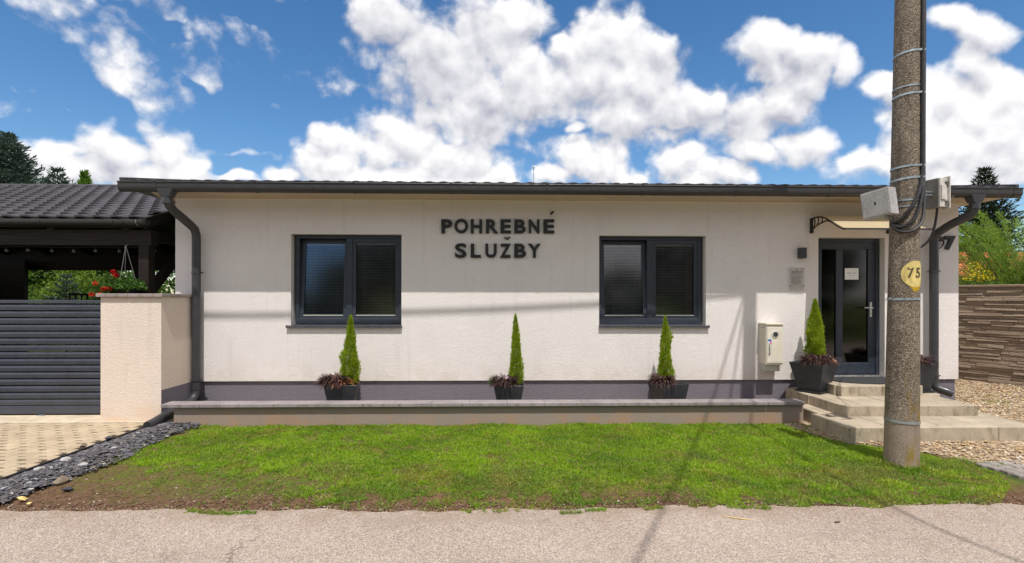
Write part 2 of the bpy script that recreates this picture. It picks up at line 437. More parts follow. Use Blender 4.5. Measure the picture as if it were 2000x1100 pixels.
M['stone_brown'] = m_concrete('brown_stone', (.27, .215, .16), (.12, .09, .07), (.4, .34, .26), .005)

def m_pole():
    m, b, out = new_mat('exposed_aggregate_concrete')
    p = wpos(b)
    x, y, z = b.sep(p)
    base = b.mix(b.ramp(b.noise(p, 3.0, 5, .65), .3, .7), (.165, .130, .098), (.250, .205, .160))
    v = b.new('ShaderNodeTexVoronoi', feature='F1'); b.put(v.inputs['Vector'], p); v.inputs['Scale'].default_value = 150
    r, gg, bb = b.sep(v.outputs['Color'])
    c = b.mix(b.ramp(r, .70, .88, 0, .75), base, (.50, .42, .33))
    c = b.mix(b.ramp(gg, .60, .78, 0, .85), c, (.060, .045, .034))
    # smooth cement skin low down
    low = b.m('MULTIPLY', b.ramp(z, .32, .62, 1, 0), b.ramp(b.noise(p, 5, 4, .6), .30, .55, .5, 1))
    c = b.mix(b.m('MULTIPLY', low, .72), c, (.31, .245, .195))
    lich = b.m('MULTIPLY', b.ramp(b.noise(b.vm('MULTIPLY', p, (7, 7, 2.6)), 1.1, 5, .65), .50, .66), b.ramp(z, .75, 1.05, 1, 0))
    side = b.ramp(b.m('ABSOLUTE', b.m('SUBTRACT', b.m('ADD', b.m('MULTIPLY', x, .78), b.m('MULTIPLY', y, -.62)), 3.92 * .78 - 4.95 * .62)), .045, .115)
    c = b.mix(b.m('MULTIPLY', b.m('MULTIPLY', lich, side), .85), c, (.26, .17, .018))
    # paint smear and damp streaks
    sm = b.m('MULTIPLY', b.ramp(b.vm('LENGTH', b.vm('MULTIPLY', b.vm('SUBTRACT', p, (3.86, 4.83, .40)), (7, 5, 9))), .3, .75, 1, 0), b.ramp(b.noise(b.vm('MULTIPLY', p, (14, 14, 9)), 1.2, 5, .7), .46, .54))
    c = b.mix(b.m('MULTIPLY', sm, .8), c, (.62, .60, .60))
    dk = b.m('MULTIPLY', b.ramp(b.noise(b.vm('MULTIPLY', p, (9, 9, 1.1)), 1.3, 4, .6), .50, .68), b.ramp(z, 1.2, 1.8, .15, .6))
    c = b.mix(dk, c, (.055, .042, .032))
    h = b.m('ADD', b.m('MULTIPLY', v.outputs['Distance'], -1.0), b.noise(p, 30, 4, .6))
    hs = b.m('MULTIPLY', h, b.m('SUBTRACT', 1.0, b.m('MULTIPLY', low, .7)))
    princ(b, out, c, .88, 0, bump(b, hs, .006), .3)
    return m
M['pole'] = m_pole()
M['yellow_paint'] = m_concrete('yellow_paint', (.78, .62, .24), (.42, .33, .14), (.85, .76, .45), .003)
M['yellow_drip'] = m_concrete('yellow_drip', (.55, .35, .015), (.3, .19, .03), (.6, .42, .05), .002)
M['number_paint'] = simple('number_paint', (.075, .055, .020), .7, 0, .3, 40)
def m_boxmetal():
    m, b, out = new_mat('weathered_sheet_steel')
    p = wpos(b)
    c = b.mix(b.ramp(b.noise(p, 9, 5, .6), .3, .7), (.40, .39, .38), (.52, .50, .49))
    c = b.mix(b.ramp(b.noise(p, 170, 3, .6), .54, .60, 0, .75), c, (.10, .085, .075))
    c = b.mix(b.ramp(b.noise(p, 6, 4, .6), .62, .75, 0, .5), c, (.24, .18, .13))
    princ(b, out, c, .55, .25, bump(b, b.noise(p, 120, 3, .6), .0008), .5)
    return m
M['boxmetal'] = m_boxmetal()
M['enclosure'] = simple('grey_polyester_enclosure', (.56, .53, .49), .6, 0, .16, 14, 90, .001)
M['enclosure_dark'] = simple('enclosure_side', (.20, .18, .155), .7, 0, .2, 14, 90, .001)

def m_glass(name, wav=.004, tint=(.62, .66, .66), boost=1.0):
    m, b, out = new_mat(name)
    p = wpos(b)
    nr = bump(b, b.noise(p, 55, 2, .5), wav, .6)
    fr = b.new('ShaderNodeFresnel'); fr.inputs['IOR'].default_value = 1.60; b.put(fr.inputs['Normal'], nr)
    gl = b.new('ShaderNodeBsdfGlossy'); gl.inputs['Roughness'].default_value = .03; b.put(gl.inputs['Normal'], nr)
    gl.inputs['Color'].default_value = (.95, .92, .90, 1)
    tr = b.new('ShaderNodeBsdfTransparent'); tr.inputs['Color'].default_value = (*tint, 1)
    ms = b.new('ShaderNodeMixShader')
    b.put(ms.inputs[0], b.m('MULTIPLY_ADD', fr.outputs[0], 1.9 * boost, .02, clamp=True))
    b.nt.links.new(tr.outputs[0], ms.inputs[1]); b.nt.links.new(gl.outputs[0], ms.inputs[2])
    b.nt.links.new(ms.outputs[0], out.inputs[0])
    return m
M['glass'] = m_glass('window_glass', .0009, (.84, .84, .87), .50)
M['door_glass'] = m_glass('door_glass', .0005, (.42, .42, .42), .30)
M['plaque_glass'] = m_glass('plaque_glass', .0, (.97, .97, .965), .15)
def m_canopy():
    m, b, out = new_mat('polycarbonate_sheet')
    c = (.80, .70, .50)
    p = princ(b, out, c, .35, spec=.5)
    t = b.new('ShaderNodeBsdfTranslucent'); t.inputs[0].default_value = (*c, 1)
    ms = b.new('ShaderNodeMixShader'); ms.inputs[0].default_value = .55
    b.nt.links.new(p.outputs[0], ms.inputs[1]); b.nt.links.new(t.outputs[0], ms.inputs[2])
    b.nt.links.new(ms.outputs[0], out.inputs[0])
    return m
M['canopy'] = m_canopy()
def m_stackstone():
    m, b, out = new_mat('cast_stone_cladding')
    p = wpos(b)
    r = b.new('ShaderNodeObjectInfo').outputs['Random']
    c = b.mix(r, (.29, .22, .165), (.36, .28, .21))
    c = b.mix(b.ramp(b.noise(b.vm('MULTIPLY', p, (3, 3, 14)), 3, 6, .7), .40, .75, 0, .45), c, (.16, .12, .09))
    h = b.noise(b.vm('MULTIPLY', p, (4, 4, 16)), 3, 6, .65)
    princ(b, out, c, .92, 0, bump(b, h, .02), .2)
    return m
M['stackstone'] = m_stackstone()
M['thuja'] = foliage('thuja_foliage', (.18, .30, .012), (.44, .54, .030), .45, .6, 9, (.36, .36, .05))
M['thuja_far'] = foliage('thuja_far_foliage', (.05, .12, .012), (.16, .28, .03), .3)
M['spruce'] = foliage('spruce_needles', (.040, .075, .055), (.15, .215, .165), .18, .6, 1.5)
M['spruce_dark'] = foliage('dark_spruce_needles', (.014, .028, .014), (.045, .070, .028), .12, .6, 1.2)
M['feather'] = foliage('feathery_shrub_leaves', (.12, .21, .022), (.27, .38, .055), .4, .6, 1.2)
M['shrub'] = foliage('shrub_leaves', (.035, .085, .012), (.13, .22, .025), .35, .5, 2)
M['hedge'] = foliage('bright_hedge_leaves', (.09, .17, .015), (.22, .32, .04), .35, .5, 2)
M['yellow_leaf'] = foliage('yellow_blossom', (.62, .42, .01), (.85, .68, .03), .4, .5, 3)
M['oak'] = foliage('street_tree_leaves', (.030, .060, .012), (.08, .13, .022), .3, .5, .8)
M['purple'] = foliage('purple_leaves', (.035, .016, .018), (.11, .060, .055), .2, .45, 20, (.16, .11, .05))
M['rust'] = foliage('rust_leaves', (.16, .040, .020), (.40, .16, .05), .3, .5, 20)
M['geranium_leaf'] = foliage('geranium_leaves', (.035, .10, .015), (.14, .26, .05), .35, .45, 9)
M['red_flower'] = foliage('red_petals', (.50, .010, .008), (.80, .03, .02), .3, .5, 9)
M['white_flower'] = foliage('white_petals', (.75, .73, .68), (.85, .85, .82), .3, .5, 9)
M['pink_flower'] = foliage('pink_petals', (.70, .45, .60), (.85, .70, .80), .3, .5, 9)
M['clover'] = foliage('clover_leaves', (.07, .17, .012), (.20, .34, .03), .4, .5, 2)
def m_grass():
    m, b, out = new_mat('lawn_blades')
    p = wpos(b); x, y, z = b.sep(p)
    r = island(b)
    n1 = b.ramp(b.noise(p, 1.3, 5, .65), .35, .65)
    f = b.m('ADD', b.m('MULTIPLY', r, .5), b.m('MULTIPLY', n1, .5), clamp=True)
    col = b.mix(f, (.135, .265, .008), (.37, .56, .022))
    n2 = b.ramp(b.m('ADD', b.noise(p, 2.1, 4, .6, .4), b.ramp(y, 4.2, 5.6, .05, -.05)), .50, .64)
    col = b.mix(b.m('MULTIPLY', n2, b.ramp(r, .2, .6, .2, .75)), col, (.38, .30, .07))
    n3 = b.ramp(b.m('ADD', b.noise(b.vm('ADD', p, (7, 3, 0)), 1.9, 4, .6), b.ramp(y, 4.1, 4.9, .10, -.02)), .54, .66)
    col = b.mix(b.m('MULTIPLY', n3, .42), col, (.06, .17, .03))
    n4 = b.m('MULTIPLY', b.ramp(b.noise(b.vm('ADD', p, (2, 11, 0)), 1.6, 5, .65), .44, .62), b.ramp(y, 4.4, 5.6, 1, .25))
    col = b.mix(b.m('MULTIPLY', n4, .55), col, (.20, .215, .07))
    col = b.mix(b.ramp(r, .92, .97), col, (.46, .37, .18))
    pr = princ(b, out, col, .55, spec=.3)
    t = b.new('ShaderNodeBsdfTranslucent'); b.put(t.inputs[0], col)
    ms = b.new('ShaderNodeMixShader'); ms.inputs[0].default_value = .45
    b.nt.links.new(pr.outputs[0], ms.inputs[1]); b.nt.links.new(t.outputs[0], ms.inputs[2])
    b.nt.links.new(ms.outputs[0], out.inputs[0])
    return m
M['grass'] = m_grass()

# ---------------------------------------------------------------- mesh helpers
class MB:
    """collects shapes in world coordinates; build() links them as ONE mesh object"""
    def __init__(s): s.v = []; s.f = []; s.mi = []; s.cur = 0
    def add(s, vs, fs):
        n = len(s.v); s.v += [tuple(v) for v in vs]
        s.f += [tuple(i + n for i in f) for f in fs]; s.mi += [s.cur] * len(fs); return s
    def box(s, x0, x1, y0, y1, z0, z1, rot=None, piv=None):
        vs = [(x, y, z) for z in (z0, z1) for x, y in ((x0, y0), (x1, y0), (x1, y1), (x0, y1))]
        if rot is not None:
            pv = Vector(piv); vs = [tuple(pv + rot @ (Vector(v) - pv)) for v in vs]
        return s.add(vs, [(0, 3, 2, 1), (4, 5, 6, 7), (0, 1, 5, 4), (1, 2, 6, 5), (2, 3, 7, 6), (3, 0, 4, 7)])
    def hexa(s, bot, top):
        """8-corner block from two counter-clockwise quads"""
        return s.add(list(bot) + list(top), [(0, 3, 2, 1), (4, 5, 6, 7), (0, 1, 5, 4), (1, 2, 6, 5), (2, 3, 7, 6), (3, 0, 4, 7)])
    def prism_x(s, prof, x0, x1):
        """profile of (y, z) drawn along x"""
        n = len(prof)
        vs = [(x0, y, z) for y, z in prof] + [(x1, y, z) for y, z in prof]
        fs = [(i, (i + 1) % n, n + (i + 1) % n, n + i) for i in range(n)] + [tuple(range(n))[::-1], tuple(range(n, 2 * n))]
        return s.add(vs, fs)
    def prism_z(s, poly, z0, z1):
        n = len(poly)
        vs = [(x, y, z0) for x, y in poly] + [(x, y, z1) for x, y in poly]
        fs = [(i, (i + 1) % n, n + (i + 1) % n, n + i) for i in range(n)] + [tuple(range(n))[::-1], tuple(range(n, 2 * n))]
        return s.add(vs, fs)
    def tube(s, pts, r, n=10, cap=True):
        pts = [Vector(p) for p in pts]
        rs = r if isinstance(r, (list, tuple)) else [r] * len(pts)
        up = None; rings = []
        for i, p in enumerate(pts):
            t = (pts[min(i + 1, len(pts) - 1)] - pts[max(i - 1, 0)]).normalized()
            if up is None:
                up = t.orthogonal().normalized()
            up = (up - t * up.dot(t)).normalized()
            sd = t.cross(up)
            rings.append([p + (up * math.cos(a) + sd * math.sin(a)) * rs[i] for a in [2 * math.pi * k / n for k in range(n)]])
        vs = [q for ring in rings for q in ring]
        fs = [(i * n + k, i * n + (k + 1) % n, (i + 1) * n + (k + 1) % n, (i + 1) * n + k) for i in range(len(pts) - 1) for k in range(n)]
        if cap: fs += [tuple(range(n))[::-1], tuple((len(pts) - 1) * n + k for k in range(n))]
        return s.add(vs, fs)
    def lathe(s, prof, cx, cy, n=24):
        """profile of (r, z) about a vertical axis"""
        vs = [(cx + r * math.cos(2 * math.pi * k / n), cy + r * math.sin(2 * math.pi * k / n), z) for r, z in prof for k in range(n)]
        m_ = len(prof)
        fs = [(i * n + k, i * n + (k + 1) % n, (i + 1) * n + (k + 1) % n, (i + 1) * n + k) for i in range(m_ - 1) for k in range(n)]
        fs += [tuple(range(n))[::-1], tuple((m_ - 1) * n + k for k in range(n))]
        return s.add(vs, fs)
    def build(s, name, mat, parent=None, bevel=0, smooth=False, seg=1, kind=None, loc=None):
        L = Vector((0, 0, 0))
        q = parent
        while q is not None: L += q.location; q = q.parent
        if loc is not None: L += Vector(loc)
        me = bpy.data.meshes.new(name)
        me.from_pydata([(v[0] - L.x, v[1] - L.y, v[2] - L.z) for v in s.v], [], s.f)
        for mm in (mat if isinstance(mat, (list, tuple)) else [mat]): me.materials.append(mm)
        if max(s.mi, default=0): me.polygons.foreach_set('material_index', s.mi)
        if bevel:
            bm = bmesh.new(); bm.from_mesh(me)
            ed = [e for e in bm.edges if len(e.link_faces) == 2 and e.calc_face_angle(0) > .6]
            bmesh.ops.bevel(bm, geom=ed, offset=bevel, segments=seg, affect='EDGES', clamp_overlap=True)
            bm.to_mesh(me); bm.free()
        if smooth:
            me.polygons.foreach_set('use_smooth', [True] * len(me.polygons))
            if smooth != 'all':
                me.set_sharp_from_angle(angle=R(38))
        me.update()
        o = bpy.data.objects.new(name, me); COL.objects.link(o)
        if parent is not None: o.parent = parent
        if loc is not None: o.location = loc
        if kind: o['kind'] = kind
        return o
def np_obj(name, V, F, mat, parent=None, kind=None, smooth=False):
    """mesh object from arrays: V (n,3), F (m,k)"""
    V = np.asarray(V, dtype=np.float32)
    if parent is not None: V = V - np.array(parent.location, dtype=np.float32)
    F = np.asarray(F, dtype=np.int32)
    me = bpy.data.meshes.new(name)
    me.vertices.add(len(V)); me.vertices.foreach_set('co', V.ravel())
    m_, k = F.shape
    me.loops.add(m_ * k); me.loops.foreach_set('vertex_index', F.ravel())
    me.polygons.add(m_); me.polygons.foreach_set('loop_start', np.arange(0, m_ * k, k, dtype=np.int32))
    me.polygons.foreach_set('use_smooth', np.full(m_, smooth))
    me.materials.append(mat)
    me.update(calc_edges=True)
    o = bpy.data.objects.new(name, me); COL.objects.link(o)
    if parent is not None: o.parent = parent
    if kind: o['kind'] = kind
    return o
def tag(o, label, cat, group=None, kind=None):
    o['label'] = label; o['category'] = cat
    if group: o['group'] = group
    if kind: o['kind'] = kind
    return o
def thing(name, label, cat, loc, group=None):
    o = bpy.data.objects.new(name, None); COL.objects.link(o)
    o.location = loc; o.empty_display_size = .1
    return tag(o, label, cat, group)
def share(src, name, parent, loc, rot=None, scale=None):
    """another piece that shares its mesh with src"""
    o = bpy.data.objects.new(name, src if isinstance(src, bpy.types.Mesh) else src.data); COL.objects.link(o)
    o.parent = parent; o.location = loc
    if rot is not None: o.rotation_euler = rot
    if scale is not None: o.scale = scale
    return o
def unit(a): return a / np.maximum(np.linalg.norm(a, axis=1, keepdims=True), 1e-9)
def leaves(P, D, L, W, up=None, fold=0.0):
    """diamond leaves: P base points, D directions, L length, W width; returns V, F"""
    n = len(P); D = unit(D)
    ref = rng.normal(size=(n, 3)) if up is None else up
    S = unit(np.cross(D, ref)); L = np.broadcast_to(L, (n,))[:, None]; W = np.broadcast_to(W, (n,))[:, None]
    N = np.cross(S, D)
    mid = P + D * L * .45
    V = np.stack([P, mid + S * W * .5 + N * W * fold, P + D * L, mid - S * W * .5 + N * W * fold], 1).reshape(-1, 3)
    F = (np.arange(n)[:, None] * 4 + np.array([0, 1, 2, 3])[None]).astype(np.int32)
    return V, F
def vnoise(x, y, seed=0):
    """smooth value noise in the plane, 0..1"""
    xi = np.floor(x).astype(int); yi = np.floor(y).astype(int); fx = x - xi; fy = y - yi
    fx = fx * fx * (3 - 2 * fx); fy = fy * fy * (3 - 2 * fy)
    def h(a, b): 
        q = np.sin(a * 127.1 + b * 311.7 + seed * 74.7) * 43758.5453
        return q - np.floor(q)
    return (h(xi, yi) * (1 - fx) + h(xi + 1, yi) * fx) * (1 - fy) + (h(xi, yi + 1) * (1 - fx) + h(xi + 1, yi + 1) * fx) * fy
def fnoise(x, y, s, seed=0, oc=4):
    t = 0; a = 1; w_ = 0
    for k in range(oc):
        t = t + a * vnoise(x * s, y * s, seed + k); w_ += a; a *= .55; s *= 2.1
    return t / w_
def rocks(P, S, flat=.5, seed=1, verts=8):
    """irregular pebbles: jittered boxes; P centres (n,3), S sizes (n,)"""
    r = np.random.default_rng(seed)
    n = len(P)
    # octahedron-ish with 12 faces: 6 ring + 2 poles
    k = 6
    ang = np.arange(k) * 2 * np.pi / k
    ring = np.stack([np.cos(ang), np.sin(ang), np.zeros(k)], 1)
    base = np.concatenate([ring, [[0, 0, 1]], [[0, 0, -1]]])
    B = np.repeat(base[None], n, 0)
    B = B * (1 + r.uniform(-.32, .32, (n, 8, 1)))
    B[:, :6, 2] += r.uniform(-.25, .25, (n, 6))
    st = np.stack([r.uniform(.75, 1.35, n), r.uniform(.6, 1.0, n), r.uniform(.6, 1.1, n) * flat], 1)
    B = B * st[:, None] * S[:, None, None] * .5
    a = r.uniform(0, 2 * np.pi, n); t = r.normal(0, .28, n); c, s_ = np.cos(a), np.sin(a); ct, stt = np.cos(t), np.sin(t)
    x, y, z = B[..., 0], B[..., 1], B[..., 2]
    y, z = y * ct[:, None] - z * stt[:, None], y * stt[:, None] + z * ct[:, None]
    x, y = x * c[:, None] - y * s_[:, None], x * s_[:, None] + y * c[:, None]
    V = np.stack([x, y, z], 2) + P[:, None]
    F = []
    for i in range(k):
        F.append((i, (i + 1) % k, 6)); F.append(((i + 1) % k, i, 7))
    F = (np.arange(n)[:, None, None] * 8 + np.array(F)[None]).reshape(-1, 3)
    return V.reshape(-1, 3), F

# ================================================================ THE SETTING
def ground_height(x, y):
    return (fnoise(x, y, 2.2, 3, 4) - .5) * .05 + (fnoise(x, y, 14, 9, 3) - .5) * .018 - .008
def structure(o): o['kind'] = 'structure'; return o
def make_ground():
    # fine patch under the lawn, then one coarse sheet to the horizon
    xs = np.concatenate([[-900, -200, -60, -25, -12, -7], np.linspace(-5, 6, 260), [7, 9, 12, 25, 60, 200, 900]])
    ys = np.concatenate([[-900, -200, -60, -20, -6, 0, 2.5], np.linspace(3.4, 6.8, 90), [7.4, 9, 12, 25, 60, 200, 900]])
    X, Y = np.meshgrid(xs, ys)
    Z = ground_height(X, Y)
    edge = np.clip((Y - 3.75) / .35, 0, 1)            # sinks under the road
    fine = (np.abs(X - .5) < 5.6) & (Y > 3.4) & (Y < 6.9)
    Z = np.where(fine, Z * edge + (1 - edge) * -.03, -.03)
    Z = np.where(X > 3.7, np.minimum(Z, -.006), Z)
    Z = np.where(X < -4.1, -.03, Z); Z = np.where(X > 5.2, -.03, Z)
    V = np.stack([X, Y, Z], 2).reshape(-1, 3)
    nx = len(xs); ny = len(ys)
    i, j = np.meshgrid(np.arange(ny - 1), np.arange(nx - 1), indexing='ij')
    a = i * nx + j
    F = np.stack([a, a + 1, a + nx + 1, a + nx], 2).reshape(-1, 4)
    return np_obj('ground', V, F, M['ground'], kind='structure', smooth=True)
make_ground()

def road_edge(x):
    return 3.86 - .012 * x + (fnoise(x, x * 0, 1.1, 21, 4) - .5) * .16 + (fnoise(x, x * 0, 9, 23, 3) - .5) * .05
def make_road():
    xs = np.concatenate([np.linspace(-80, -7, 40), np.linspace(-6.9, 6.9, 420), np.linspace(7, 80, 40)])
    ye = road_edge(xs)
    V = []; F = []
    rows = [(-2.6, -.02), (-2.6, .006), (0, .012), (2.5, .012), (3.5, .010)]
    n = len(xs)
    for yy_, z_ in rows: V += [(x, yy_, z_) for x in xs]
    V += [(x, y - .012, .007) for x, y in zip(xs, ye)]
    V += [(x, y, -.03) for x, y in zip(xs, ye)]
    for r_ in range(6):
        F += [(r_ * n + i, r_ * n + i + 1, (r_ + 1) * n + i + 1, (r_ + 1) * n + i) for i in range(n - 1)]
    return np_obj('road', V, F, M['asphalt'], kind='structure')
make_road()

# gravel bed sheet on the right, crushed-stone verge along the road
mb = MB()
poly = [(3.6, 6.3), (3.75, 5.7), (4.15, 5.35), (4.5, 5.05), (4.75, 4.6), (4.6, 4.25), (4.75, 3.95), (6.5, 3.85), (12, 3.8), (14, 9), (11, 22), (6.8, 22), (6.8, 7.4), (3.9, 7.2)]
mb.add([(x, y, .006) for x, y in poly] + [(x, y, -.06) for x, y in poly], [tuple(range(len(poly)))] + [(i, i + len(poly), (i + 1) % len(poly) + len(poly), (i + 1) % len(poly)) for i in range(len(poly))])
gb = structure(mb.build('gravel_yard', M['gravelbed']))
mb = MB(); mb.add([(-4.0, 6.56, .10), (4.0, 6.56, .10), (4.0, 7.40, .10), (-4.0, 7.40, .10)], [(0, 1, 2, 3)])
structure(mb.build('terrace_bed', M['gravelbed']))

# driveway: sand bed, then every paver a piece
drive = bpy.data.objects.new('driveway', None); COL.objects.link(drive); drive['kind'] = 'structure'
mb = MB(); mb.box(-12, -4.27, 3.75, 6.56, -.05, .004); mb.build('sand_bed', M['soil_pot'], drive)
mb = MB(); mb.box(-12, -5.006, 6.603, 7.02, -.05, .024); mb.build('concrete_sill', M['kerb'], drive, bevel=.004)
mb = MB(); mb.box(-12, -4.26, 6.562, 6.599, -.05, .022); mb.build('concrete_strip', M['kerb'], drive, bevel=.004)
mb = MB(); mb.box(-4.27, -4.245, 3.72, 6.5, -.05, .034); mb.build('edging_strip', M['black_plastic'], drive)
PW, PH = .20, .112
def paver_poly(g_=.0055):
    # wavy interlocking outline; long sides follow the same wave as the neighbours'
    w_ = lambda x: .016 if (x / PW * 4) % 2 >= 1 else -.016
    xs = [0, .045, .055, .145, .155, .20]
    wv = [-.014, -.014, .014, .014, -.014, -.014]
    bot = [(x, y) for x, y in zip(xs, wv)]; top = [(x, y + PH) for x, y in zip(xs, wv)]
    sk = .012
    pts = [(x - sk if i == 0 else x, y) for i, (x, y) in enumerate(bot)]
    pts = bot + top[::-1]
    cx, cy = PW / 2, PH / 2
    out_ = []
    for x, y in pts:
        out_.append((x - cx + (g_ if x < cx else -g_) + (y - cy) * .28, y - cy + (g_ * 1.35 if y < cy else -g_ * 1.35)))
    return out_
mb = MB(); mb.prism_z(paver_poly(), -.05, .019)
pm = mb.build('paver', M['paver'], drive, bevel=.005)
first = True; nrow = 0; count = 0
rr = random.Random(3)
for j in range(int((6.55 - 3.85) / PH)):
    y = 6.55 - PH / 2 - .014 - j * PH
    for i in range(40):
        x = -4.27 - PW / 2 - .018 - i * PW - (PW / 2 if j % 2 else 0) * 1.0
        if x < -1.03 * y - .62 or x < -7.6: break
        if y < 4.0 and x < -4.9: break
        L = (x, y, rr.uniform(-.003, .003)); rt = (rr.uniform(-.012, .012), rr.uniform(-.012, .012), rr.uniform(-.012, .012))
        if first: pm.location = L; pm.rotation_euler = rt; first = False
        else: share(pm, 'paver', drive, L, rt)
        count += 1
assert count < 300, count

# ================================================================ THE HOUSE
WY = 7.35
house = thing('house', 'low white rendered house with grey plinth, two dark windows and a glazed dark door', 'house', (1.1, WY, 0))
def wall_with_holes(x0, x1, z0, z1, holes, y0, y1):
    xs = sorted({x0, x1, *[h[0] for h in holes], *[h[1] for h in holes]}); zs = sorted({z0, z1, *[h[2] for h in holes], *[h[3] for h in holes]})
    mb = MB(); nx = len(xs); ids = {}
    vs = []
    for y in (y0, y1):
        for z in zs:
            for x in xs: vs.append((x, y, z))
    nz = len(zs); lay = nx * nz
    I = lambda i, j, k: k * lay + j * nx + i
    ins = lambda i, j: 0 <= i < nx - 1 and 0 <= j < nz - 1 and not any(h[0] <= xs[i] < h[1] and h[2] <= zs[j] < h[3] for h in holes)
    fs = []
    for i in range(-1, nx):
        for j in range(-1, nz):
            if ins(i, j):
                fs.append((I(i, j, 0), I(i + 1, j, 0), I(i + 1, j + 1, 0), I(i, j + 1, 0)))
                fs.append((I(i, j, 1), I(i, j + 1, 1), I(i + 1, j + 1, 1), I(i + 1, j, 1)))
                if not ins(i - 1, j): fs.append((I(i, j, 0), I(i, j + 1, 0), I(i, j + 1, 1), I(i, j, 1)))
                if not ins(i + 1, j): fs.append((I(i + 1, j, 0), I(i + 1, j, 1), I(i + 1, j + 1, 1), I(i + 1, j + 1, 0)))
                if not ins(i, j - 1): fs.append((I(i, j, 0), I(i, j, 1), I(i + 1, j, 1), I(i + 1, j, 0)))
                if not ins(i, j + 1): fs.append((I(i, j + 1, 0), I(i + 1, j + 1, 0), I(i + 1, j + 1, 1), I(i, j + 1, 1)))
    mb.add(vs, fs); return mb
W1 = (-2.933, -1.373, 1.180, 2.489); W2 = (1.463, 3.020, 1.180, 2.489); DR = (4.680, 5.672, .400, 2.475)
mb = wall_with_holes(-4.545, 6.780, .400, 2.985, [W1, W2, DR], WY, WY + .32)
mb.box(-4.545, -4.245, WY + .3201, 14.0, .40, 2.985)
mb.box(6.48, 6.780, WY + .3201, 14.0, .40, 2.985)
mb.box(-4.244, 6.479, 13.7, 14.0, .40, 2.985)
wall = mb.build('wall', M['wall'], house)
mb = MB()
mb.box(-4.52, 4.68, WY + .030, WY + .30, -.1, .3995); mb.box(5.672, 6.755, WY + .030, WY + .30, -.1, .3995)
mb.box(-4.52, -4.3, WY + .301, 13.97, -.1, .3995); mb.box(6.5, 6.755, WY + .301, 13.97, -.1, .3995)
mb.build('plinth', M['plinth'], house)
mb = MB(); mb.box(-4.24, 6.47, WY + .331, 13.69, .36, .385); mb.build('floor_slab', M['interior'], house)
mb = MB(); mb.box(-4.24, 6.47, 9.6, 9.7, .386, 2.90); mb.box(3.9, 3.98, 7.68, 9.59, .386, 2.90); mb.build('inner_wall', M['interior'], house)
# eaves
mb = MB()
mb.add([(-4.56, 6.835, 2.985), (7.05, 6.835, 2.985), (7.05, 7.60, 2.985), (-4.86, 7.60, 2.985), (-4.60, 6.835, 3.005), (7.05, 6.835, 3.005), (7.05, 7.60, 3.005), (-4.86, 7.60, 3.005)],
       [(0, 3, 2, 1), (4, 5, 6, 7), (0, 1, 5, 4), (1, 2, 6, 5), (2, 3, 7, 6), (3, 0, 4, 7)])
mb.build('soffit', M['soffit'], house)
mb = MB(); mb.box(-4.545, 6.78, WY - .014, WY - .001, 2.972, 2.984); mb.build('eaves_bead', M['cream'], house)
mb = MB(); mb.box(-4.87, 7.06, 6.835, 14.2, 3.006, 3.05); mb.build('ceiling_deck', M['interior'], house)
mb = MB(); mb.box(-4.87, 7.06, 6.808, 6.834, 2.972, 3.085); mb.build('fascia', M['gutter'], house)
def tile_sheet(x0, x1, ya, za, yb, zb, pitch, row, amp, step, nxp=8, sharp=False):
    """pressed tile sheet: waves across, steps up the slope"""
    rows = int(abs(yb - ya) / row); n = int((x1 - x0) / pitch * nxp)
    xs = np.linspace(x0, x1, n + 1)
    ph = (xs / pitch) % 1.0
    wv = amp * np.clip(np.sin(ph * 2 * np.pi) * 1.35 + .15, -.35, 1)
    Vs = []; Fs = []
    for r_ in range(rows + 1):
        off = (r_ % 2) * .5 * (1 if sharp else 0)
        wvr = amp * np.clip(np.sin((xs / pitch + off) % 1.0 * 2 * np.pi) * 1.35 + .15, -.35, 1)
        # scalloped lower lip
        lip = (.05 if sharp else .0) * np.clip(np.sin((xs / pitch + off) % 1.0 * 2 * np.pi) * 1.6 + .3, -.2, 1)
        t0 = r_ / (rows + 1); t1 = (r_ + 1) / (rows + 1)
        for t, up_, lp in ((t0, step, 1), (t1, 0, 0)):
            y = ya + (yb - ya) * t; z = za + (zb - za) * t
            Vs.append(np.stack([xs, np.full_like(xs, y) - lip * lp * np.sign(yb - ya), z + wvr + up_], 1))
        # riser under the lip of this row
        y = ya + (yb - ya) * t0; z = za + (zb - za) * t0
        Vs.append(np.stack([xs, np.full_like(xs, y) - lip * np.sign(yb - ya) + .002, z + wvr * .6 - .004], 1))
    V = np.concatenate(Vs); m_ = n + 1
    i = np.arange(n)
    for r_ in range(rows + 1):
        a = r_ * 3 * m_
        Fs.append(np.stack([a + i, a + i + 1, a + m_ + i + 1, a + m_ + i], 1))
        Fs.append(np.stack([a + 2 * m_ + i, a + 2 * m_ + i + 1, a + i + 1, a + i], 1))
    return V, np.concatenate(Fs)
V, F = tile_sheet(-4.82, 7.01, 6.73, 3.094, 10.6, 3.885, .19, .35, .008, .010)
np_obj('roof', V, F, M['roof_tile'], house)
roof_o = house.children[-1]
mb = MB()
mb.add([(-4.82, 10.6, 3.90), (7.01, 10.6, 3.90), (7.01, 14.4, 3.10), (-4.82, 14.4, 3.10)], [(0, 1, 2, 3)])
mb.build('rear_roof_slope', M['roof_tile'], house)
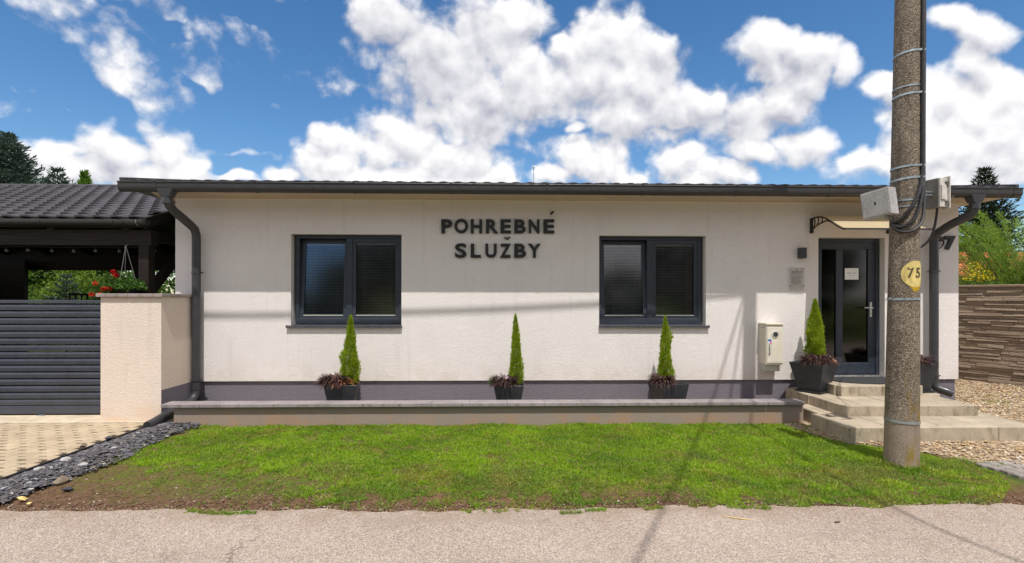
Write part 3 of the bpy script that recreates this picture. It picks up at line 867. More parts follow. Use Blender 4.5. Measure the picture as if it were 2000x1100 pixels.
for xa, xb in ((-4.88, -4.82), (7.01, 7.055)):
    mb = MB()
    mb.hexa([(xa, 6.74, 3.05), (xb, 6.74, 3.05), (xb, 10.6, 3.84), (xa, 10.6, 3.84)], [(xa, 6.74, 3.135), (xb, 6.74, 3.135), (xb, 10.6, 3.93), (xa, 10.6, 3.93)])
    mb.hexa([(xa, 10.6, 3.84), (xb, 10.6, 3.84), (xb, 14.4, 3.04), (xa, 14.4, 3.04)], [(xa, 10.6, 3.93), (xb, 10.6, 3.93), (xb, 14.4, 3.13), (xa, 14.4, 3.13)])
    mb.build('verge_trim', M['gutter'], house)
for x in (-4.54, 6.77):
    mb = MB(); mb.add([(x, 7.4, 3.05), (x, 13.9, 3.05), (x, 10.6, 3.86)], [(0, 1, 2)])
    mb.build('gable', M['wall'], house)
# gutter: half-round trough with bead, closed ends
gy, gz, gr = 6.765, 3.015, .062
def gutter_profile(cy, cz, r, lip=.055, t=.004):
    o_ = [(cy - r, cz + lip)] + [(cy - r * math.cos(a), cz - r * math.sin(a)) for a in np.linspace(0, math.pi, 13)] + [(cy + r, cz + lip * .8)]
    i_ = [(y + (t if y < cy else -t) * abs((y - cy) / r), z + t * .8) for y, z in o_]
    return o_ + i_[::-1]
mb = MB()
prof = gutter_profile(gy, gz, gr)
h = len(prof) // 2
n = len(prof)
xs_ = [-4.878, 7.073]
vs = [(xs_[0], y, z) for y, z in prof] + [(xs_[1], y, z) for y, z in prof]
mb.add(vs, [(i, (i + 1) % n, n + (i + 1) % n, n + i) for i in range(n)])
endp = prof[:h]
for x in xs_: mb.add([(x, y, z) for y, z in endp], [tuple(range(h))])
mb.tube([(-4.88, gy - gr - .003, gz + .058), (7.075, gy - gr - .003, gz + .058)], .0085, 8)
gut = mb.build('gutter', M['gutter'], house, smooth=True)
bk = None
for k in range(10):
    x = -4.40 + k * 1.262
    if x > 7: break
    mb = MB()
    pr = [(gy - gr - .006, gz + .066)] + [(gy - (gr + .005) * math.cos(a), gz - (gr + .005) * math.sin(a)) for a in np.linspace(0, math.pi, 11)]
    for (a0, a1), (b0, b1) in zip(pr[:-1], pr[1:]):
        mb.add([(x - .011, a0, a1), (x + .011, a0, a1), (x + .011, b0, b1), (x - .011, b0, b1)], [(0, 1, 2, 3)])
    mb.box(x - .016, x + .016, gy - gr - .016, gy - gr + .012, gz + .060, gz + .070)
    mb.build('gutter_bracket', M['gutter'], gut)
# downpipes
def spline(pts, sub=6):
    pts = [Vector(p) for p in pts]; out_ = []
    P = [pts[0]] + pts + [pts[-1]]
    for i in range(1, len(P) - 2):
        a, b_, c, d = P[i - 1], P[i], P[i + 1], P[i + 2]
        for k in range(sub):
            t = k / sub
            out_.append(.5 * ((2 * b_) + (c - a) * t + (2 * a - 5 * b_ + 4 * c - d) * t * t + (3 * b_ - a - 3 * c + d) * t ** 3))
    out_.append(pts[-1]); return out_
pr_ = .056
mb = MB()
mb.tube([(-4.285, 6.765, 2.895), (-4.285, 6.77, 2.86), (-4.283, 6.80, 2.79), (-4.265, 6.86, 2.725), (-4.225, 6.97, 2.655), (-4.20, 7.12, 2.575), (-4.192, 7.20, 2.53), (-4.190, 7.235, 2.46), (-4.190, 7.24, 2.38), (-4.190, 7.24, .40)], pr_, 18)
dp = mb.build('downpipe', M['pipe'], house, smooth=True)
def hopper(x, parent):
    mb = MB()
    a = .105; c = .058
    mb.hexa([(x - c, gy - c, 2.885), (x + c, gy - c, 2.885), (x + c, gy + c, 2.885), (x - c, gy + c, 2.885)], [(x - a, gy - .068, 2.985), (x + a, gy - .068, 2.985), (x + a, gy + .066, 2.985), (x - a, gy + .066, 2.985)])
    mb.lathe([(.061, 2.80), (.061, 2.89)], x, gy, 18)
    return mb.build('gutter_outlet', M['pipe'], parent, bevel=.006, smooth=True)
hopper(-4.285, dp)
def clamp(x, y, z, parent, r=.060):
    mb = MB(); mb.lathe([(r, z - .012), (r + .003, z - .012), (r + .003, z + .012), (r, z + .012)], x, y, 18)
    mb.box(x + r - .004, x + r + .034, y - .006, y + .006, z - .008, z + .008); mb.box(x - .006, x + .006, y + r, WY - .001, z - .006, z + .006)
    return mb.build('clamp', M['pipe'], parent, smooth=True)
clamp(-4.19, 7.24, 1.93, dp); clamp(-4.19, 7.24, .44, dp, .062)
mb = MB()
mb.lathe([(.062, .30), (.062, .40)], -4.19, 7.24, 18)
mb.tube(spline([(-4.19, 7.24, .34), (-4.19, 7.235, .26), (-4.20, 7.19, .185), (-4.215, 7.08, .145), (-4.22, 6.9, .13), (-4.175, 6.62, .115), (-4.165, 6.45, .085), (-4.19, 6.25, .045)], 4), .058, 16)
mb.build('drain_boot', M['pipe'], dp, smooth=True)
mb = MB()
mb.tube(spline([(6.463, 6.765, 2.895), (6.463, 6.77, 2.83), (6.46, 6.79, 2.77), (6.44, 6.84, 2.715), (6.36, 7.00, 2.63), (6.33, 7.12, 2.565), (6.316, 7.21, 2.51), (6.314, 7.24, 2.44), (6.314, 7.24, 2.3)], 3) + [Vector((6.314, 7.24, .42))], pr_, 18)
dq = mb.build('downpipe', M['pipe'], house, smooth=True)
hopper(6.463, dq); clamp(6.314, 7.24, 1.98, dq)
dq.children[-1].scale = (1, 1, 1)
clamp(6.314, 7.24, .47, dq, .062)
mb = MB(); mb.lathe([(.061, .36), (.061, .43)], 6.314, 7.24, 18)
mb.tube(spline([(6.314, 7.24, .40), (6.318, 7.23, .335), (6.345, 7.20, .29), (6.40, 7.14, .262), (6.46, 7.10, .235)], 4), .058, 16)
mb.build('drain_boot', M['pipe'], dq, smooth=True)

# windows
def make_window(x0, x1, z0, z1, tilt_right_gap):
    yf = WY + .085                                       # front of the fixed frame
    fw = .052; mid = (x0 + x1) / 2
    mb = MB()
    xa, xb, za, zb = x0 + (.030 if tilt_right_gap else .001), x1 - (.001 if tilt_right_gap else .030), z0 + .026, z1 - .001
    mb.box(xa, xb, yf, yf + .07, zb - fw, zb); mb.box(xa, xb, yf, yf + .07, za, za + .078)
    mb.box(xa, xa + fw, yf, yf + .07, za + .078, zb - fw); mb.box(xb - fw, xb, yf, yf + .07, za + .078, zb - fw)
    mm = (xa + xb) / 2
    mb.box(mm - .040, mm + .040, yf, yf + .07, za + .078, zb - fw)
    win = mb.build('window', M['frame'], house, bevel=.004)
    # drain caps on the bottom rail
    for cx in (xa + .13, mm - .15, mm + .13, xb - .15):
        mb = MB(); mb.box(cx - .016, cx + .016, yf - .006, yf, za + .032, za + .044)
        mb.build('drain_cap', M['frame'], win, bevel=.002)
    # render strip beside the frame, where the reveal shows
    for k, (sa, sb) in enumerate(((xa + fw - .004, mm - .034), (mm + .034, xb - fw + .004))):
        sw = .058; zt = zb - fw + .004; zl = za + .074
        y0_ = yf + .016
        piv = (0, y0_, zl)
        rot = Matrix.Rotation(R(-4.6), 3, 'X') if k == 0 else None      # the left sash stands tilted inwards
        mb = MB()
        mb.box(sa, sb, y0_, y0_ + .06, zt - sw, zt, rot, piv); mb.box(sa, sb, y0_, y0_ + .06, zl, zl + sw, rot, piv)
        mb.box(sa, sa + sw, y0_, y0_ + .06, zl + sw, zt - sw, rot, piv); mb.box(sb - sw, sb, y0_, y0_ + .06, zl + sw, zt - sw, rot, piv)
        sash = mb.build('sash', M['frame'], win, bevel=.003)
        mb = MB(); mb.box(sa + sw - .006, sb - sw + .006, y0_ + .022, y0_ + .028, zl + sw - .006, zt - sw + .006, rot, piv)
        mb.build('pane', M['glass'], win)
        mb = MB()
        mb.box(sa + sw, sb - sw, y0_ - .003, y0_ - .0005, zl + sw - .012, zl + sw - .002, rot, piv)
        mb.build('glazing_bead', M['blind_rail'], win)
        mb = MB(); nsl = 44; top = zt - sw - .028; bot = zl + sw + .012
        for i in range(nsl):
            z = bot + (top - bot) * (i + .5) / nsl
            q = Matrix.Rotation(R(-34), 3, 'X')
            c = Vector((0, y0_ + .052, z))
            vs = [c + q @ Vector(v) for v in ((0, -.011, 0), (0, 0, .0022), (0, .011, 0))]
            va = [Vector((sa + sw + .004, v.y, v.z)) for v in vs] + [Vector((sb - sw - .004, v.y, v.z)) for v in vs]
            if rot is not None: va = [Vector(piv) + rot @ (v - Vector(piv)) for v in va]
            mb.add(va, [(0, 3, 4, 1), (1, 4, 5, 2)])
        mb.cur = 1
        mb.box(sa + sw, sb - sw, y0_ + .034, y0_ + .062, zt - sw - .027, zt - sw - .003, rot, piv)
        mb.box(sa + sw + .004, sb - sw - .004, y0_ + .040, y0_ + .058, bot - .010, bot - .002, rot, piv)
        wd_ = sb - sa
        for f_ in (.28, .76) if k == 0 else (.25, .80):
            cx = sa + wd_ * f_
            mb.box(cx - .0016, cx + .0016, y0_ + .036, y0_ + .038, bot, top, rot, piv)
        mb.build('blind', [M['blind'], M['blind_rail']], win)
    mb = MB()
    mb.hexa([(x0 - .05, WY - .045, z0 - .020), (x1 + .012, WY - .045, z0 - .020), (x1 + .012, yf, z0 - .004), (x0 - .05, yf, z0 - .004)],
            [(x0 - .05, WY - .045, z0 + .004), (x1 + .012, WY - .045, z0 + .004), (x1 + .012, yf, z0 + .024), (x0 - .05, yf, z0 + .024)]) if tilt_right_gap else \
    mb.hexa([(x0 - .006, WY - .045, z0 - .020), (x1 + .035, WY - .045, z0 - .020), (x1 + .035, yf, z0 - .004), (x0 - .006, yf, z0 - .004)],
            [(x0 - .006, WY - .045, z0 + .004), (x1 + .035, WY - .045, z0 + .004), (x1 + .035, yf, z0 + .024), (x0 - .006, yf, z0 + .024)])
    mb.box(x0 - .053 if tilt_right_gap else x1 + .033, x0 - .049 if tilt_right_gap else x1 + .039, WY - .048, WY - .001, z0 - .024, z0 + .014)
    mb.build('window_sill', M['sill'], win)
    return win
w1 = make_window(*W1, True); w2 = make_window(*W2, False)
# door
def make_door():
    x0, x1, z0, z1 = DR; z0 = .452; yf = WY + .10; fw = .055
    mb = MB()
    mb.box(x0 + .001, x0 + fw, yf, yf + .08, z0, z1 - .001); mb.box(x1 - fw, x1 - .001, yf, yf + .08, z0, z1 - .001)
    mb.box(x0 + fw, x1 - fw, yf, yf + .08, z1 - fw, z1 - .001)
    dr = mb.build('door', M['frame'], house, bevel=.004)
    a, b_, c, d = x0 + fw - .01, x1 - fw + .01, z0 + .012, z1 - fw + .01; y = yf + .02
    mb = MB()
    sL, sR, sT, sB = .085, .105, .115, .16
    xm0, xm1 = 5.035, 5.128
    mb.box(a, b_, y, y + .06, d - sT, d); mb.box(a, b_, y, y + .06, c, c + sB)
    mb.box(a, a + sL, y, y + .06, c + sB, d - sT); mb.box(b_ - sR, b_, y, y + .06, c + sB, d - sT)
    mb.box(xm0, xm1, y, y + .06, c + sB, d - sT)
    mb.build('door_leaf', M['frame'], dr, bevel=.004)
    for p0, p1 in ((a + sL, xm0), (xm1, b_ - sR)):
        mb = MB(); mb.box(p0 - .004, p1 + .004, y + .022, y + .028, c + sB - .004, d - sT + .004); mb.build('pane', M['door_glass'], dr)
        mb = MB(); mb.box(p0 + .012, p1 - .004, y + .004, y + .014, c + sB + .001, c + sB + .010)
        mb.box(p1 - .010, p1 - .001, y + .004, y + .014, c + sB + .010, d - sT)
        mb.build('glazing_bead', M['frame'], dr)
    mb = MB(); hx, hz = 5.548, 1.445
    mb.box(hx - .017, hx + .017, y - .009, y, hz - .135, hz + .085)
    mb.tube(spline([(hx, y - .008, hz), (hx, y - .055, hz), (hx - .04, y - .060, hz), (hx - .135, y - .058, hz + .002)], 4), .010, 10)
    mb.lathe([(.009, hz - .09), (.009, hz - .07)], hx, y - .011, 10)
    mb.build('handle', M['steel'], dr, bevel=.002, smooth=True)
    mb = MB(); mb.box(x0 + .001, x1 - .001, WY + .02, WY + .19, .428, .440); mb.box(x0 + .001, x1 - .001, WY + .06, WY + .18, .440, .452)
    mb.build('threshold', M['steel'], dr, bevel=.002)
make_door()
# aerial on the roof
mb = MB(); mb.tube([(.63, 9, 3.50), (.63, 9, 3.97)], .006, 6)
for z in (3.80, 3.90): mb.tube([(.60, 9, z), (.66, 9, z)], .004, 5)
mb.box(.615, .645, 8.99, 9.01, 3.86, 3.885); mb.build('roof_aerial', M['zinc'], house)

# ---------------------------------------------------------------- lettering
def glyph_mesh(ch, thick, bold):
    cu = bpy.data.curves.new('glyph', 'FONT'); cu.body = ch; cu.extrude = .5; cu.offset = bold; cu.resolution_u = 5
    o = bpy.data.objects.new('glyph', cu); COL.objects.link(o)
    dg = bpy.context.evaluated_depsgraph_get(); dg.update()
    me = bpy.data.meshes.new_from_object(o.evaluated_get(dg))
    bpy.data.objects.remove(o); bpy.data.curves.remove(cu)
    return me
def glyph(ch, x0, x1, z0, z1, y_back, depth, mat, parent, name='letter', bold=.03, place=None):
    me = glyph_mesh(ch, depth, bold)
    n = len(me.vertices); co = np.empty(n * 3, np.float32); me.vertices.foreach_get('co', co); co = co.reshape(-1, 3)
    lo = co.min(0); hi = co.max(0)
    t = (co - lo) / np.maximum(hi - lo, 1e-6)
    X = x0 + t[:, 0] * (x1 - x0); Z = z0 + t[:, 1] * (z1 - z0); Y = y_back - t[:, 2] * depth
    V = np.stack([X, Y, Z], 1)
    if place is not None: V = place(V)
    L = Vector((0, 0, 0)); q = parent
    while q is not None: L += q.location; q = q.parent
    V = V - np.array(L)
    me.vertices.foreach_set('co', V.astype(np.float32).ravel()); me.materials.clear(); me.materials.append(mat)
    me.update()
    me.name = name
    o = bpy.data.objects.new(name, me); COL.objects.link(o); o.parent = parent
    return o
sign = thing('wall_sign', 'black raised capital letters reading POHREBNÉ SLUŽBY on the white wall between the windows', 'sign', (0, WY, 2.3))
def sgn(px_, py_):
    # picture position -> wall plane (measured once for the sign)
    a = (px_ - 1000) / 1000; b_ = (580 - py_) / 1000
    a, b_ = a + b_ * math.sin(ROLL), b_ + a * math.sin(ROLL)
    v = Vector((math.cos(YAW) * a + math.sin(YAW), -math.sin(YAW) * a + math.cos(YAW), b_))
    t = (WY - .03) / v.y
    return v.x * t, EYE + v.z * t
def letters(row, za, zb):
    for ch, a, b_ in row:
        x0, zt = sgn(840 + a / 6.875, 380 + za / 6.875); x1, zl = sgn(840 + b_ / 6.875, 380 + zb / 6.875)
        glyph(ch, x0, x1, zl, zt, WY - .006, .028, M['letter'], sign, bold=.034 if ch not in 'OS' else .03)
letters([('P', 148, 295), ('H', 543, 697), ('R', 747, 912), ('E', 942, 1085), ('B', 1128, 1283), ('N', 1322, 1467), ('E', 1520, 1665)], 333, 523)
letters([('O', 323, 508)], 326, 522)
letters([('S', 332, 487)], 654, 852)
letters([('L', 543, 680), ('U', 740, 892), ('Z', 935, 1085), ('B', 1128, 1288), ('Y', 1313, 1485)], 660, 850)
def bars(polys, name):
    for pl in polys:
        mb = MB(); p2 = [sgn(840 + a / 6.875, 380 + b_ / 6.875) for a, b_ in pl]
        n = len(p2)
        vs = [(x, WY - .034, z) for x, z in p2] + [(x, WY - .006, z) for x, z in p2]
        mb.add(vs, [tuple(range(n))[::-1], tuple(range(n, 2 * n))] + [(i, (i + 1) % n, n + (i + 1) % n, n + i) for i in range(n)])
        mb.build(name, M['letter'], sign)
bars([[(1606, 268), (1634, 268), (1666, 224), (1632, 224)], [(990, 570), (1014, 570), (1032, 586), (1052, 570), (1077, 570), (1046, 606), (1020, 606)]], 'accent')
num = thing('house_number', 'black house number digits on the wall right of the downpipe', 'house number', (6.5, WY, 2.4))
glyph('9', 6.375, 6.540, 2.295, 2.500, WY - .004, .03, M['letter'], num, 'digit', .05)
glyph('7', 6.548, 6.712, 2.297, 2.503, WY - .004, .03, M['letter'], num, 'digit', .05)

# ---------------------------------------------------------------- things on the front wall
lamp = thing('wall_lamp', 'small black box lamp on the wall left of the door', 'lamp', (4.40, WY, 2.24))
mb = MB(); mb.box(4.362, 4.452, WY - .10, WY - .012, 2.165, 2.318); mb.build('lamp_housing', M['anthracite'], lamp, bevel=.004)
mb = MB(); mb.box(4.375, 4.438, WY - .0115, WY - .0005, 2.19, 2.30); mb.build('mounting_plate', M['black_plastic'], lamp)
mb = MB(); mb.lathe([(.028, 2.160), (.028, 2.1645)], 4.407, WY - .056, 16); mb.build('lens', M['bulb'], lamp)
pl = thing('glass_plaque', 'clear glass notice plaque on four studs below the black wall lamp', 'plaque', (4.34, WY, 1.86))
mb = MB(); mb.box(4.232, 4.455, WY - .030, WY - .025, 1.695, 2.035); mb.build('glass_sheet', M['plaque_glass'], pl)
for x in (4.250, 4.437):
    for z in (1.765, 2.015):
        mb = MB(); mb.tube([(x, WY - .040, z), (x, WY - .0005, z)], .0085, 10); mb.build('stud', M['steel'], pl, smooth=True)
mb = MB(); rr = random.Random(5)
for i in range(12):
    z = 1.972 - i * .0165; x = 4.262; xe = 4.428 if i < 6 else 4.40
    if i in (3,): continue
    while x < xe:
        l_ = rr.uniform(.012, .038)
        mb.add([(x, WY - .0312, z), (min(x + l_, xe), WY - .0312, z), (min(x + l_, xe), WY - .0312, z + (.0055 if i else .008)), (x, WY - .0312, z + (.0055 if i else .008))], [(0, 1, 2, 3)])
        x += l_ + rr.uniform(.004, .010)
mb.add([(4.338, WY - .0312, 1.992), (4.343, WY - .0312, 1.992), (4.343, WY - .0312, 2.022), (4.338, WY - .0312, 2.022)], [(0, 1, 2, 3)])
mb.add([(4.330, WY - .0312, 2.008), (4.351, WY - .0312, 2.008), (4.351, WY - .0312, 2.012), (4.330, WY - .0312, 2.012)], [(0, 1, 2, 3)])
mb.build('printed_text', M['ink'], pl, kind='stuff')
mt = thing('meter_box', 'cream electricity meter box with round glass window on the wall', 'meter box', (3.93, WY, .9))
mb = MB(); mb.box(3.802, 4.045, WY - .20, WY - .001, .640, 1.205); mb.build('housing', M['meter'], mt, bevel=.008)
mb = MB(); mb.box(3.790, 4.055, WY - .218, WY - .001, 1.206, 1.232); mb.build('hood', M['meter'], mt, bevel=.008, smooth=True, seg=2)
mb = MB(); mb.box(3.812, 4.035, WY - .212, WY - .201, .672, 1.172)
for i in range(7): mb.box(3.872 + i * .022, 3.886 + i * .022, WY - .2150, WY - .2121, .69, .98 if i < 5 else 1.14)
door_m = mb.build('cabinet_door', M['meter'], mt, bevel=.003)
mb = MB(); mb.tube([(3.927, WY - .2121, 1.075), (3.927, WY - .222, 1.075)], [.052, .048], 24); mb.cur = 1
mb.tube([(3.927, WY - .2223, 1.075), (3.927, WY - .2243, 1.075)], .034, 24); mb.cur = 2
mb.box(3.912, 3.942, WY - .2262, WY - .2246, 1.058, 1.090); mb.build('meter_window', [M['meter_base'], M['black_plastic'], M['anthracite']], mt, smooth=True)
mb = MB(); mb.box(3.835, 3.850, WY - .2235, WY - .2156, .835, .935); mb.tube([(3.8425, WY - .226, .90), (3.8425, WY - .228, .80)], .006, 8); mb.box(3.826, 3.859, WY - .225, WY - .2156, .805, .813); mb.build('latch', M['zinc'], mt, bevel=.001)
mb = MB(); mb.box(3.820, 3.872, WY - .2175, WY - .2156, .975, 1.005); mb.cur = 1; mb.box(3.846, 3.872, WY - .2175, WY - .2156, .948, .9745); mb.cur = 2; mb.box(3.820, 3.8455, WY - .2175, WY - .2156, .948, .9745)
mb.build('sticker', [M['blue_sticker'], M['pink_sticker'], M['white']], mt)
mb = MB(); mb.box(3.815, 4.03, WY - .15, WY - .001, .545, .6395); mb.build('cable_compartment', M['meter_base'], mt, bevel=.005)
for z in (.68, 1.17):
    mb = MB(); mb.tube([(3.800, WY - .16, z), (3.800, WY - .06, z)], .008, 8); mb.build('hinge', M['meter_base'], mt)
note = thing('paper_notice', 'white paper notice stuck on the right pane of the door', 'notice', (5.23, WY + .12, 1.93))
mb = MB(); ny = WY + .139; mb.box(5.170, 5.378, ny - .001, ny, 1.865, 2.035); mb.build('sheet', M['white'], note)
mb = MB(); rr = random.Random(9)
for (xa, xb, zc, am) in ((5.205, 5.265, 1.964, .007), (5.285, 5.345, 1.964, .007), (5.235, 5.320, 1.928, .004)):
    n = 16; ps = [(xa + (xb - xa) * i / n, ny - .0022, zc + math.sin(i * 2.3) * am + rr.uniform(-.002, .002)) for i in range(n + 1)]
    mb.tube(ps, .0012, 4)
mb.build('handwriting', M['ink'], note)

# canopy over the door
can = thing('door_canopy', 'small curved polycarbonate canopy on black scroll brackets above the door', 'canopy', (5.15, WY, 2.6))
arc = [(0.0, 2.742), (.12, 2.748), (.22, 2.738), (.33, 2.705), (.47, 2.628), (.60, 2.555), (.69, 2.512), (.735, 2.498)]
arc_s = spline([(0, WY - a, z) for a, z in arc], 3)
for bx in (4.568, 5.712):
    mb = MB()
    mb.box(bx - .016, bx + .016, WY - .034, WY - .0005, 2.560, 2.752)
    mb.tube([(bx, WY - .036, 2.553), (bx, WY - .001, 2.553)], .022, 12)
    mb.tube([(bx, p.y, p.z) for p in arc_s], .012, 6)
    lower = spline([(bx, WY - .03, 2.572), (bx, WY - .12, 2.622), (bx, WY - .26, 2.655), (bx, WY - .38, 2.662), (bx, WY - .50, 2.612)], 4)
    mb.tube(lower, .011, 6)
    for (ya, zb_, yb, zt_) in ((.07, 2.60, .085, 2.742), (.15, 2.634, .165, 2.742), (.24, 2.652, .245, 2.732)):
        mb.tube(spline([(bx, WY - ya, zb_), (bx, WY - ya - .030, (zb_ + zt_) / 2 + .008), (bx, WY - yb + .005, zt_)], 4), .009, 6)
    mb.build('bracket', M['black_plastic'], can)
mb = MB()
pa = [(4.582, p.y, p.z + .012) for p in arc_s]; pb = [(5.698, p.y, p.z + .012) for p in arc_s]; n = len(pa)
pt = [(x, y, z + .004) for x, y, z in pa] + [(x, y, z + .004) for x, y, z in pb]
mb.add(pa + pb + pt, [(i, i + 1, n + i + 1, n + i) for i in range(n - 1)] + [(2 * n + i, 3 * n + i, 3 * n + i + 1, 2 * n + i + 1) for i in range(n - 1)])
mb.build('canopy_sheet', M['canopy'], can)
mb = MB(); mb.box(4.555, 5.755, WY - .748, WY - .728, 2.494, 2.516); mb.build('front_rail', M['gutter'], can, bevel=.003)

# ---------------------------------------------------------------- low terrace wall
lw = thing('terrace_wall', 'low rendered terrace wall with grey coping in front of the house', 'wall', (-.1, 6.5, 0))
mb = MB(); mb.box(-3.985, 3.895, 6.42, 6.57, -.06, .2335); mb.build('wall_body', M['lowwall'], lw)
xe = [-4.115 + i * .4706 for i in range(18)]; xe[-1] = 3.893
mb = MB(); mb.box(-.2345, .2345, -.105, .105, -.021, .021); sm = mb.build('coping_slab', M['coping'], lw, bevel=.004)
sm.location = (0, 0, 0)
slab0 = sm
rr = random.Random(4)
for i in range(17):
    # mesh was built relative to the wall's base; bring it to the coping
    loc = Vector(((xe[i] + xe[i + 1]) / 2, 6.475, .2565))
    rot = (0, rr.uniform(-.0035, .0035), rr.uniform(-.003, .003))
    if i == 0: o = slab0
    else: o = share(slab0, 'coping_slab', lw, (0, 0, 0))
    o.location = loc
    o.rotation_euler = rot
# the shared mesh carries the offset of the wall's base: undo it
for v in slab0.data.vertices: v.co += Vector(lw.location)
for o in [c for c in lw.children if c.name.startswith('coping_slab')]: o.location -= Vector(lw.location)

# ---------------------------------------------------------------- gate pillar
gp = thing('gate_pillar', 'broad cream rendered gate pillar with flat stone cap beside the sliding gate', 'pillar', (-4.63, 6.9, 0))
mb = MB(); mb.box(-5.005, -4.255, 6.60, 7.349, -.06, 1.589); mb.build('pillar_body', M['pillar'], gp)
mb = MB(); mb.add([(-4.2535, 6.602, 0), (-4.2535, 7.349, 0), (-4.2535, 7.349, .412), (-4.2535, 6.602, .412), (-4.2545, 6.602, 0), (-4.2545, 7.349, 0), (-4.2545, 7.349, .412), (-4.2545, 6.602, .412)],
                  [(0, 1, 2, 3), (3, 2, 6, 7), (0, 3, 7, 4)]); mb.build('plinth_band', M['plinth'], gp)
for x0, x1 in ((-5.042, -4.652), (-4.649, -4.222)):
    for y0, y1 in ((6.562, 6.95), (6.953, 7.345)):
        mb = MB(); mb.box(x0, x1, y0, y1, 1.590, 1.634); mb.build('cap_slab', M['cap'], gp, bevel=.005)

# ---------------------------------------------------------------- sliding gate
gate = thing('sliding_gate', 'dark grey metal sliding gate of horizontal slats across the driveway', 'gate', (-7, 6.95, 0))
mb = MB(); mb.box(-9.4, -5.012, 6.935, 6.985, 1.505, 1.548); mb.build('top_rail', M['gate'], gate, bevel=.004)
mb = MB(); mb.box(-9.4, -5.012, 6.935, 6.985, .045, .148); mb.build('bottom_rail', M['gate'], gate, bevel=.004)
mb = MB(); mb.box(-5.16, -5.06, 6.99, 7.02, .045, 1.50); mb.build('rear_upright', M['gate'], gate)
mb = MB()
mb.prism_x([(6.972, -.036), (6.948, -.040), (6.940, -.034), (6.934, .010), (6.938, .024), (6.958, .040), (6.972, .043)], -9.38, -5.014)
mb.v = [(v[0] + 7, v[1] - 6.95, v[2]) for v in mb.v]
s0 = mb.build('gate_slat', M['gate'], None); s0.parent = gate
n_sl = 15; pitch = (1.500 - .152) / n_sl
for i in range(n_sl):
    z = .152 + pitch * (i + .5) - .003
    if i == 0: s0.location = (0, 0, z)
    else: share(s0, 'gate_slat', gate, (0, 0, z))
mb = MB(); mb.box(-6.05, -5.97, 6.90, 6.985, .020, .036); mb.build('roller', M['zinc'], gate)

# ---------------------------------------------------------------- entrance steps
st = thing('entrance_steps', 'three broad concrete slab steps up to the front door', 'steps', (5, 6.5, 0))
rr = random.Random(12)
def blk(name, x0, x1, y0, y1, z0, z1, bv=.008, sl=0.0):
    j = lambda: rr.uniform(-.0025, .0025)
    mb = MB(); q = [(x0 + j(), y0 + j()), (x1 + j(), y0 + j()), (x1 + j(), y1 + j()), (x0 + j(), y1 + j())]
    dz = [j() for _ in range(4)]
    mb.hexa([(x, y, z0) for x, y in q], [(x, y, z1 + d) for (x, y), d in zip(q, dz)])
    return mb.build(name, M['step'], st, bevel=bv)
G_ = .004
# first step
z1 = .167; z2 = .293; z3 = .427
blk('step_kerb', 3.858, 4.58, 5.530, 5.625, -.05, z1); blk('step_kerb', 4.584, 5.566, 5.530, 5.625, -.05, z1 - .001); blk('step_kerb', 5.570, 6.045, 5.530, 5.625, -.05, z1)
blk('side_block', 3.862, 3.96, 5.629, 6.215, -.05, z1 - .002); blk('side_block', 3.972, 4.07, 6.225, 6.80, -.05, z1 - .001); blk('side_block', 5.985, 6.045, 5.629, 7.0, -.05, z1 - .002)
xs_ = [3.964, 4.34, 4.74, 4.95, 5.376, 5.768, 5.981]
for a, b_ in zip(xs_[:-1], xs_[1:]): blk('paving_slab', a + G_, b_ - G_, 5.629, 6.085, .02, z1 - .003 + rr.uniform(-.002, .002), .005)
blk('paving_slab', 4.074, 4.20, 6.09, 6.80, .02, z1 - .004); blk('paving_slab', 5.84, 5.98, 6.09, 7.3, .02, z1 - .004)
# second step
blk('step_kerb', 4.182, 5.02, 6.050, 6.150, .03, z2); blk('step_kerb', 5.024, 5.834, 6.050, 6.150, .03, z2 - .001)
blk('side_block', 5.836, 5.99, 6.76, 7.30, .02, z2 - .001)
blk('side_block', 4.178, 4.27, 6.154, 6.74, .03, z2 - .001); blk('side_block', 4.165, 4.27, 6.744, 7.30, .03, z2 - .002); blk('side_block', 5.76, 5.832, 6.154, 7.3, .03, z2 - .002)
xs_ = [4.274, 4.44, 4.87, 5.30, 5.65, 5.756]
for a, b_ in zip(xs_[:-1], xs_[1:]): blk('paving_slab', a + G_, b_ - G_, 6.154, 6.66, .05, z2 - .003 + rr.uniform(-.002, .002), .005)
blk('paving_slab', 4.274, 4.51, 6.668, 7.375, .05, z2 - .003); blk('paving_slab', 5.665, 5.756, 6.668, 7.375, .05, z2 - .003)
# third step
blk('step_kerb', 4.547, 5.10, 6.648, 6.75, .16, z3); blk('step_kerb', 5.104, 5.652, 6.648, 6.75, .16, z3 - .001)
blk('side_block', 4.518, 4.60, 6.754, 7.375, .16, z3 - .001); blk('side_block', 5.575, 5.652, 6.754, 7.375, .16, z3 - .001)
blk('paving_slab', 4.604, 5.08, 6.754, 7.44, .16, z3 - .002); blk('paving_slab', 5.084, 5.571, 6.754, 7.44, .16, z3 - .002)
mat_t = thing('doormat', 'dark rounded rubber doormat in front of the door', 'doormat', (5.15, 7.1, z3))
mb = MB(); pp = [(4.70 + .0, 7.33)] + [(5.16 + .46 * math.cos(a), 7.02 + .245 * math.sin(a)) for a in np.linspace(math.pi, 2 * math.pi, 22)] + [(5.62, 7.33)]
mb.prism_z(pp[::1], z3 + .001, z3 + .014); mb.build('mat_sheet', M['mat'], mat_t, bevel=.003)

